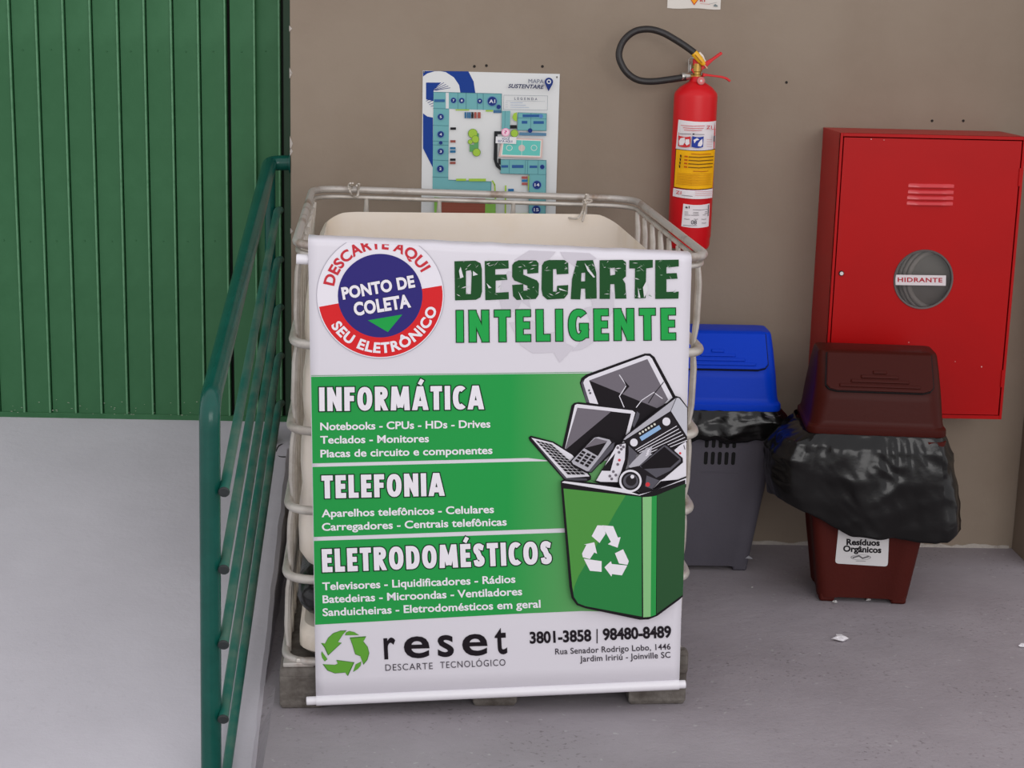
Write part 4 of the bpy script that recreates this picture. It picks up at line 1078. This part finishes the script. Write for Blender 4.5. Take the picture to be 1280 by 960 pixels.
# ================================================================== SWING-LID BINS
def bin_(name, cx, cyy, yaw, body_c, lid_c, label, full_slots):
    m_b = mat('bin_body_'+name, body_c, .55, alt=tuple(v*.9 for v in body_c), altp=(.4, .8), vs=3, bump=.08, bs=120, spec=.14)
    m_l = mat('bin_lid_'+name, lid_c, .40, spec=.12, bump=.03, bs=100)
    r = empty('swing_lid_bin', (cx, cyy, 0), label, 'bin', rz=yaw)
    def sec(z, w, d, st):
        # rounded rectangle whose corner columns stand proud of the panels
        P = []
        cr = .028; col = .055
        for sx, sy, a0 in ((1, 1, 0), (-1, 1, 90), (-1, -1, 180), (1, -1, 270)):
            c0 = (sx*(w/2-cr), sy*(d/2-cr))
            arc = [(c0[0]+cr*math.cos(math.radians(a0+90*j/5)), c0[1]+cr*math.sin(math.radians(a0+90*j/5))) for j in range(6)]
            h, v = (sx*(w/2), sy*(d/2-col)), (sx*(w/2-col), sy*(d/2))
            hi, vi = (sx*(w/2-st), sy*(d/2-col-.008)), (sx*(w/2-col-.008), sy*(d/2-st))
            if sx*sy > 0: P += [hi, h]+arc+[v, vi]
            else: P += [vi, v]+arc+[h, hi]
        return [(x, y, z) for x, y in P]
    W = lambda z: .272+.165*z/.55*.92; Dp = lambda z: .225+.105*z/.55
    MB().loft([sec(z, W(z), Dp(z), .0055) for z in (.016, .03, .18, .36, .535)]).build('body', m_b, r)
    for sx in (-1, 1):
        for sy in (-1, 1):
            w, d = W(0)/2, Dp(0)/2
            x0, x1 = sorted((sx*w, sx*(w-.052))); y0, y1 = sorted((sy*d, sy*(d-.045)))
            MB().box((x0+.002, y0+.002, 0), (x1-.002, y1-.002, .03)).build('foot', m_b, r, bevel=.008)
    # lid
    lid = MB().loft([rrect(w, d, c, z, 6) for w, d, c, z in ((.410, .310, .03, .546), (.418, .316, .035, .548), (.420, .318, .035, .554), (.418, .316, .035, .568), (.412, .308, .035, .572), (.406, .302, .04, .575), (.400, .298, .045, .59), (.388, .290, .05, .650), (.384, .284, .05, .668), (.380, .268, .045, .684), (.370, .212, .035, .734), (.360, .152, .028, .778), (.352, .136, .022, .786), (.31, .10, .02, .789))]).build('lid', m_l, r)
    # swinging flap lying on the sloped front of the lid
    def fp(x, t, o=0):     # t 0..1 up the slope
        a = Vector((0, -.1390, .676)); b = Vector((0, -.0765, .780)); p = a.lerp(b, t); nn_ = Vector((0, -(b.z-a.z), (b.y-a.y))).normalized()
        return Vector((x, p.y, p.z))+nn_*o
    def flap(gr, o0, o1, nm, mt):
        out = [(-.160-gr, 1.0), (-.160-gr, .14), (-.150-gr, .05-gr*4), (-.128, .0-gr*6), (.128, .0-gr*6), (.150+gr, .05-gr*4), (.160+gr, .14), (.160+gr, 1.0)]
        k = [((x if i in (0, 7) else x)*(1-.03*t), t) for i, (x, t) in enumerate(out)]
        return MB().loft([[fp(x, t, o0) for x, t in k], [fp(x, t, o1) for x, t in k]]).build(nm, mt, r, smooth=False, bevel=(.0035 if gr == 0 else 0))
    flap(.0022, -.01, .0105, 'flap_gap', mat('flap_gap', (12, 10, 12), .9))
    fl_ = flap(0, -.01, .0150, 'flap', m_l)
    for i, (w, t) in enumerate(((.122, .130), (.088, .250), (.058, .370), (.022, .490))):
        q = [fp(-w, t-.046, .0148), fp(w, t-.046, .0148), fp(w, t+.046, .0148), fp(-w, t+.046, .0148)]
        q2 = [fp(-w+.004, t-.036, .0190), fp(w-.004, t-.036, .0190), fp(w-.004, t+.036, .0190), fp(-w+.004, t+.036, .0190)]
        MB().loft([q, q2]).build('grip_rib', m_l, fl_, smooth=False, bevel=.0015)
    def front(x, z, o=.0): # point on the front panel
        return Vector((x, -Dp(z)/2+.0055-o, z))
    return r, m_b, front
brown, mb_brown, bf = bin_('brown', 1.240, -.472, -.08, (76, 25, 19), (62, 18, 12), 'brown swing-lid bin with an organic waste sticker and a black liner hanging out', False)
grey, mb_grey, gf = bin_('grey', .783, -.180, .0, (88, 85, 94), (2, 58, 190), 'grey bin with a bright blue swing lid half hidden behind the banner', True)
# vent slots of the grey bin
m_slot = mat('slot_dark', (8, 8, 9), .9)
for row, (z0, z1) in enumerate(((.367, .411), (.424, .466))):
    for c in range(5):
        x = -.024+.0220*c; w = .0065; q = []
        for i in range(16):
            a = 2*PI*i/16; zc = z1-w if math.sin(a) >= 0 else z0+w
            q.append((x+w*math.cos(a), zc+w*math.sin(a)))
        MB().loft([[gf(a, b, -.003) for a, b in q], [gf(a, b, .0006) for a, b in q]]).build('vent_slot', m_slot, grey, smooth=False)
MB().loft([[gf(a, b, -.003) for a, b in ((-.038, .340), (.087, .340), (.087, .343), (-.038, .343))], [gf(a, b, .0012) for a, b in ((-.038, .340), (.087, .340), (.087, .343), (-.038, .343))]]).build('moulded_line', mb_grey, grey, smooth=False)
MB().loft([[gf(a, b, .0) for a, b in ((.125, .045), (.137, .055), (.148, .046), (.150, .044))], [gf(a, b, .0045) for a, b in ((.125, .045), (.137, .053), (.148, .046), (.150, .044))]]).build('scuff', mat('scuff_grey', (150, 150, 156), .8), grey, smooth=False)
# sticker on the brown bin: plane through its front panel
bpy.context.view_layer.update()
BM = brown.matrix_world.copy(); BMi = BM.inverted()
a, b, c = BM @ bf(-.1, .10, .001), BM @ bf(.1, .10, .001), BM @ bf(-.1, .26, .001)
sn = (b-a).cross(c-a).normalized()
if sn.y > 0: sn = -sn
sfn = plane_map(a, sn, .00012, .0005)
A = Art(lambda x, y, l: BMi @ sfn(x, y, l), 950, 420, 2.667)
def rr(pts, r, n=4):
    return [(p.x, p.y) for p in rpath([(x, y, 0) for x, y in pts], r, n, True)]
A.poly(rr([(266, 600), (433, 604), (426, 769), (250, 758)], 12), (214, 212, 212))
A.poly([(312, 640), (345, 640), (352, 668), (322, 664)], (40, 30, 34)); A.poly([(356, 664), (372, 640), (392, 640), (384, 666)], (40, 30, 34))
A.text('Resíduos', (289, 696), (398, 699), 19, (28, 24, 28), .040); A.text('Orgânicos', (278, 718), (403, 723), 19, (28, 24, 28), .040)
A.disc(336, 738, 34, (120, 118, 120), 9, 24, inner=31); A.line([(310, 739), (330, 733), (342, 741), (362, 735)], 5, (110, 108, 110)); A.line([(320, 750), (352, 751)], 2, (150, 148, 150))
A.build('waste_sticker', brown)
# black liners hanging out under the lids
m_bag = mat('bin_liner', (16, 15, 15), .20, spec=.34, bump=.10, bs=34)
def liner(base, label, fo, fz, fu=None, NA=230, NR=40, zt=.552, seed=0, fold=1):
    path = rrect(.420, .312, .05, 0, 8)
    # resample evenly
    P = [Vector(p) for p in path]; L = [0]
    for i in range(len(P)): L.append(L[-1]+(P[(i+1) % len(P)]-P[i]).length)
    tot = L[-1]; Q = []
    for k in range(NA):
        s = tot*k/NA; i = max(j for j in range(len(P)) if L[j] <= s)
        Q.append(P[i].lerp(P[(i+1) % len(P)], (s-L[i])/max(1e-6, L[i+1]-L[i])))
    rows = []
    for j in range(NR+1):
        v = j/NR; row = []
        for k, q in enumerate(Q):
            a = math.atan2(q.y, q.x); d = Vector((q.x*1.0, q.y*1.0, 0)).normalized()
            zb = fz(q.x, q.y, a); z = zt + (zb-zt)*v
            out = fo(q.x, q.y, a, v)
            if abs(math.cos(a)) > .86: d = Vector((math.copysign(1, q.x), d.y*.5, 0))
            s = k/NA*tot
            ww = s + .05*noise.noise((v*2, s*3, seed))
            g = math.exp(-v*5)                                     # tight gathers under the rim
            dr = .5+.5*math.sin(ww*23+2.2*noise.noise((s*3, .3, seed)))  # broad drapes opening towards the hem
            cr = 1-abs(noise.noise((s*9+v*2.4, v*1.8-s*2, seed+4)))*2.2
            c2 = 1-abs(noise.noise((s*26-v*5, v*4+s*5, seed+9)))*2.2
            f = fold*(.010*g*math.sin(s*120+7*noise.noise((s*7, 0, seed))) + .024*(dr-.5)*(.2+.8*v) + .005*(cr-.5) + .0035*(c2-.5)*(1.2-v) )
            env = min(1, v*5)
            p = q + d*(out + f*env)
            # hang vertically outside the tapering body
            row.append((p.x, p.y, z + .007*noise.noise((s*14, v*3, seed+20))*env))
        rows.append(row)
    mb = MB().loft(rows, False, False)
    o = mb.build('bin_liner', m_bag, None)
    o.location = base.location; o.rotation_euler = base.rotation_euler
    sd = o.modifiers.new('film', 'SOLIDIFY'); sd.thickness = .0012
    return tag(o, label, 'bag')
def interp(x, pts):
    if x <= pts[0][0]: return pts[0][1]
    for (a, b), (c, d) in zip(pts, pts[1:]):
        if x <= c: return b+(d-b)*(x-a)/(c-a)
    return pts[-1][1]
def bo(x, y, a, v):
    if y > .02: return .012 + (.05 if x < -.17 and y < .1 else 0)*interp(v, [(0, 0), (.2, .9), (1, .8)])
    side = interp(x, [(-.21, .085), (-.15, .050), (0, .034), (.12, .036), (.20, .045)])
    prof = interp(v, [(0, 0), (.15, .6), (.45, 1.0), (.75, 1.0), (1, .9)])
    if x < -.17: prof = interp(v, [(0, 0), (.12, .8), (.35, 1.2), (.7, 1.15), (1, .95)])
    if x > .17: prof = interp(v, [(0, 0), (.2, .45), (.55, .9), (.9, 1.3), (1, 1.25)])
    return side*prof
def bz(x, y, a): return interp(x, [(-.21, .335), (-.15, .285), (-.05, .245), (.16, .226), (.21, .262)]) + .012*noise.noise((x*22, y*22, 3))
liner(brown, 'black plastic liner billowing out below the brown lid', bo, bz, seed=1, fold=1.15)
def go(x, y, a, v): return interp(v, [(0, 0), (.3, .018), (.8, .026), (1, .012)]) + (.012*v if x > .17 else 0)
def gz(x, y, a): return interp(x, [(-.2, .43), (-.05, .452), (.0, .448), (.06, .440), (.12, .452), (.21, .448)]) + .018*noise.noise((x*30, y*30, 8))
liner(grey, 'short black plastic liner folded out below the blue lid', go, gz, seed=5, fold=.8, NR=16)
# ================================================================== LITTER
def scrap(px, py, s, name, label, seed, mt, flat=.5):
    p = atZ(px, py, 0)
    bm = bmesh.new(); bmesh.ops.create_icosphere(bm, subdivisions=2, radius=s)
    for v in bm.verts:
        k = 1+.7*noise.noise(v.co/s*1.1+Vector((seed, 0, 0)))+.3*noise.noise(v.co/s*3+Vector((0, seed, 0)))
        v.co = Vector((v.co.x*k*1.35, v.co.y*k*.8, v.co.z*k*flat))
    mz = min(v.co.z for v in bm.verts)
    for v in bm.verts: v.co.z -= mz
    me = bpy.data.meshes.new(name); bm.to_mesh(me); bm.free(); me.materials.append(mt)
    o = link(name, me); o.location = (p.x, p.y, 0.0005)
    return tag(o, label, 'litter')
m_pap = mat('white_scrap', (226, 222, 226), .7)
scrap(1049, 801, .0155, 'paper_scrap', 'crumpled white paper scrap lying alone on the floor in front of the brown bin', 2, m_pap)
scrap(1279, 809, .010, 'paper_scrap', 'tiny white scrap on the floor at the right edge of the photo', 5, m_pap)
scrap(1044, 754, .005, 'pebble', 'small pale pebble at the foot of the brown bin, left of its middle', 7, mat('pale_stone', (176, 174, 172), .8), .8)
scrap(1085, 751, .005, 'pebble', 'small pale pebble under the front edge of the brown bin, right of its middle', 9, MATS['pale_stone'], .8)
scrap(940, 735, .0022, 'pebble', 'tiny pale speck on the floor by the grey bin', 11, MATS['pale_stone'], .8)
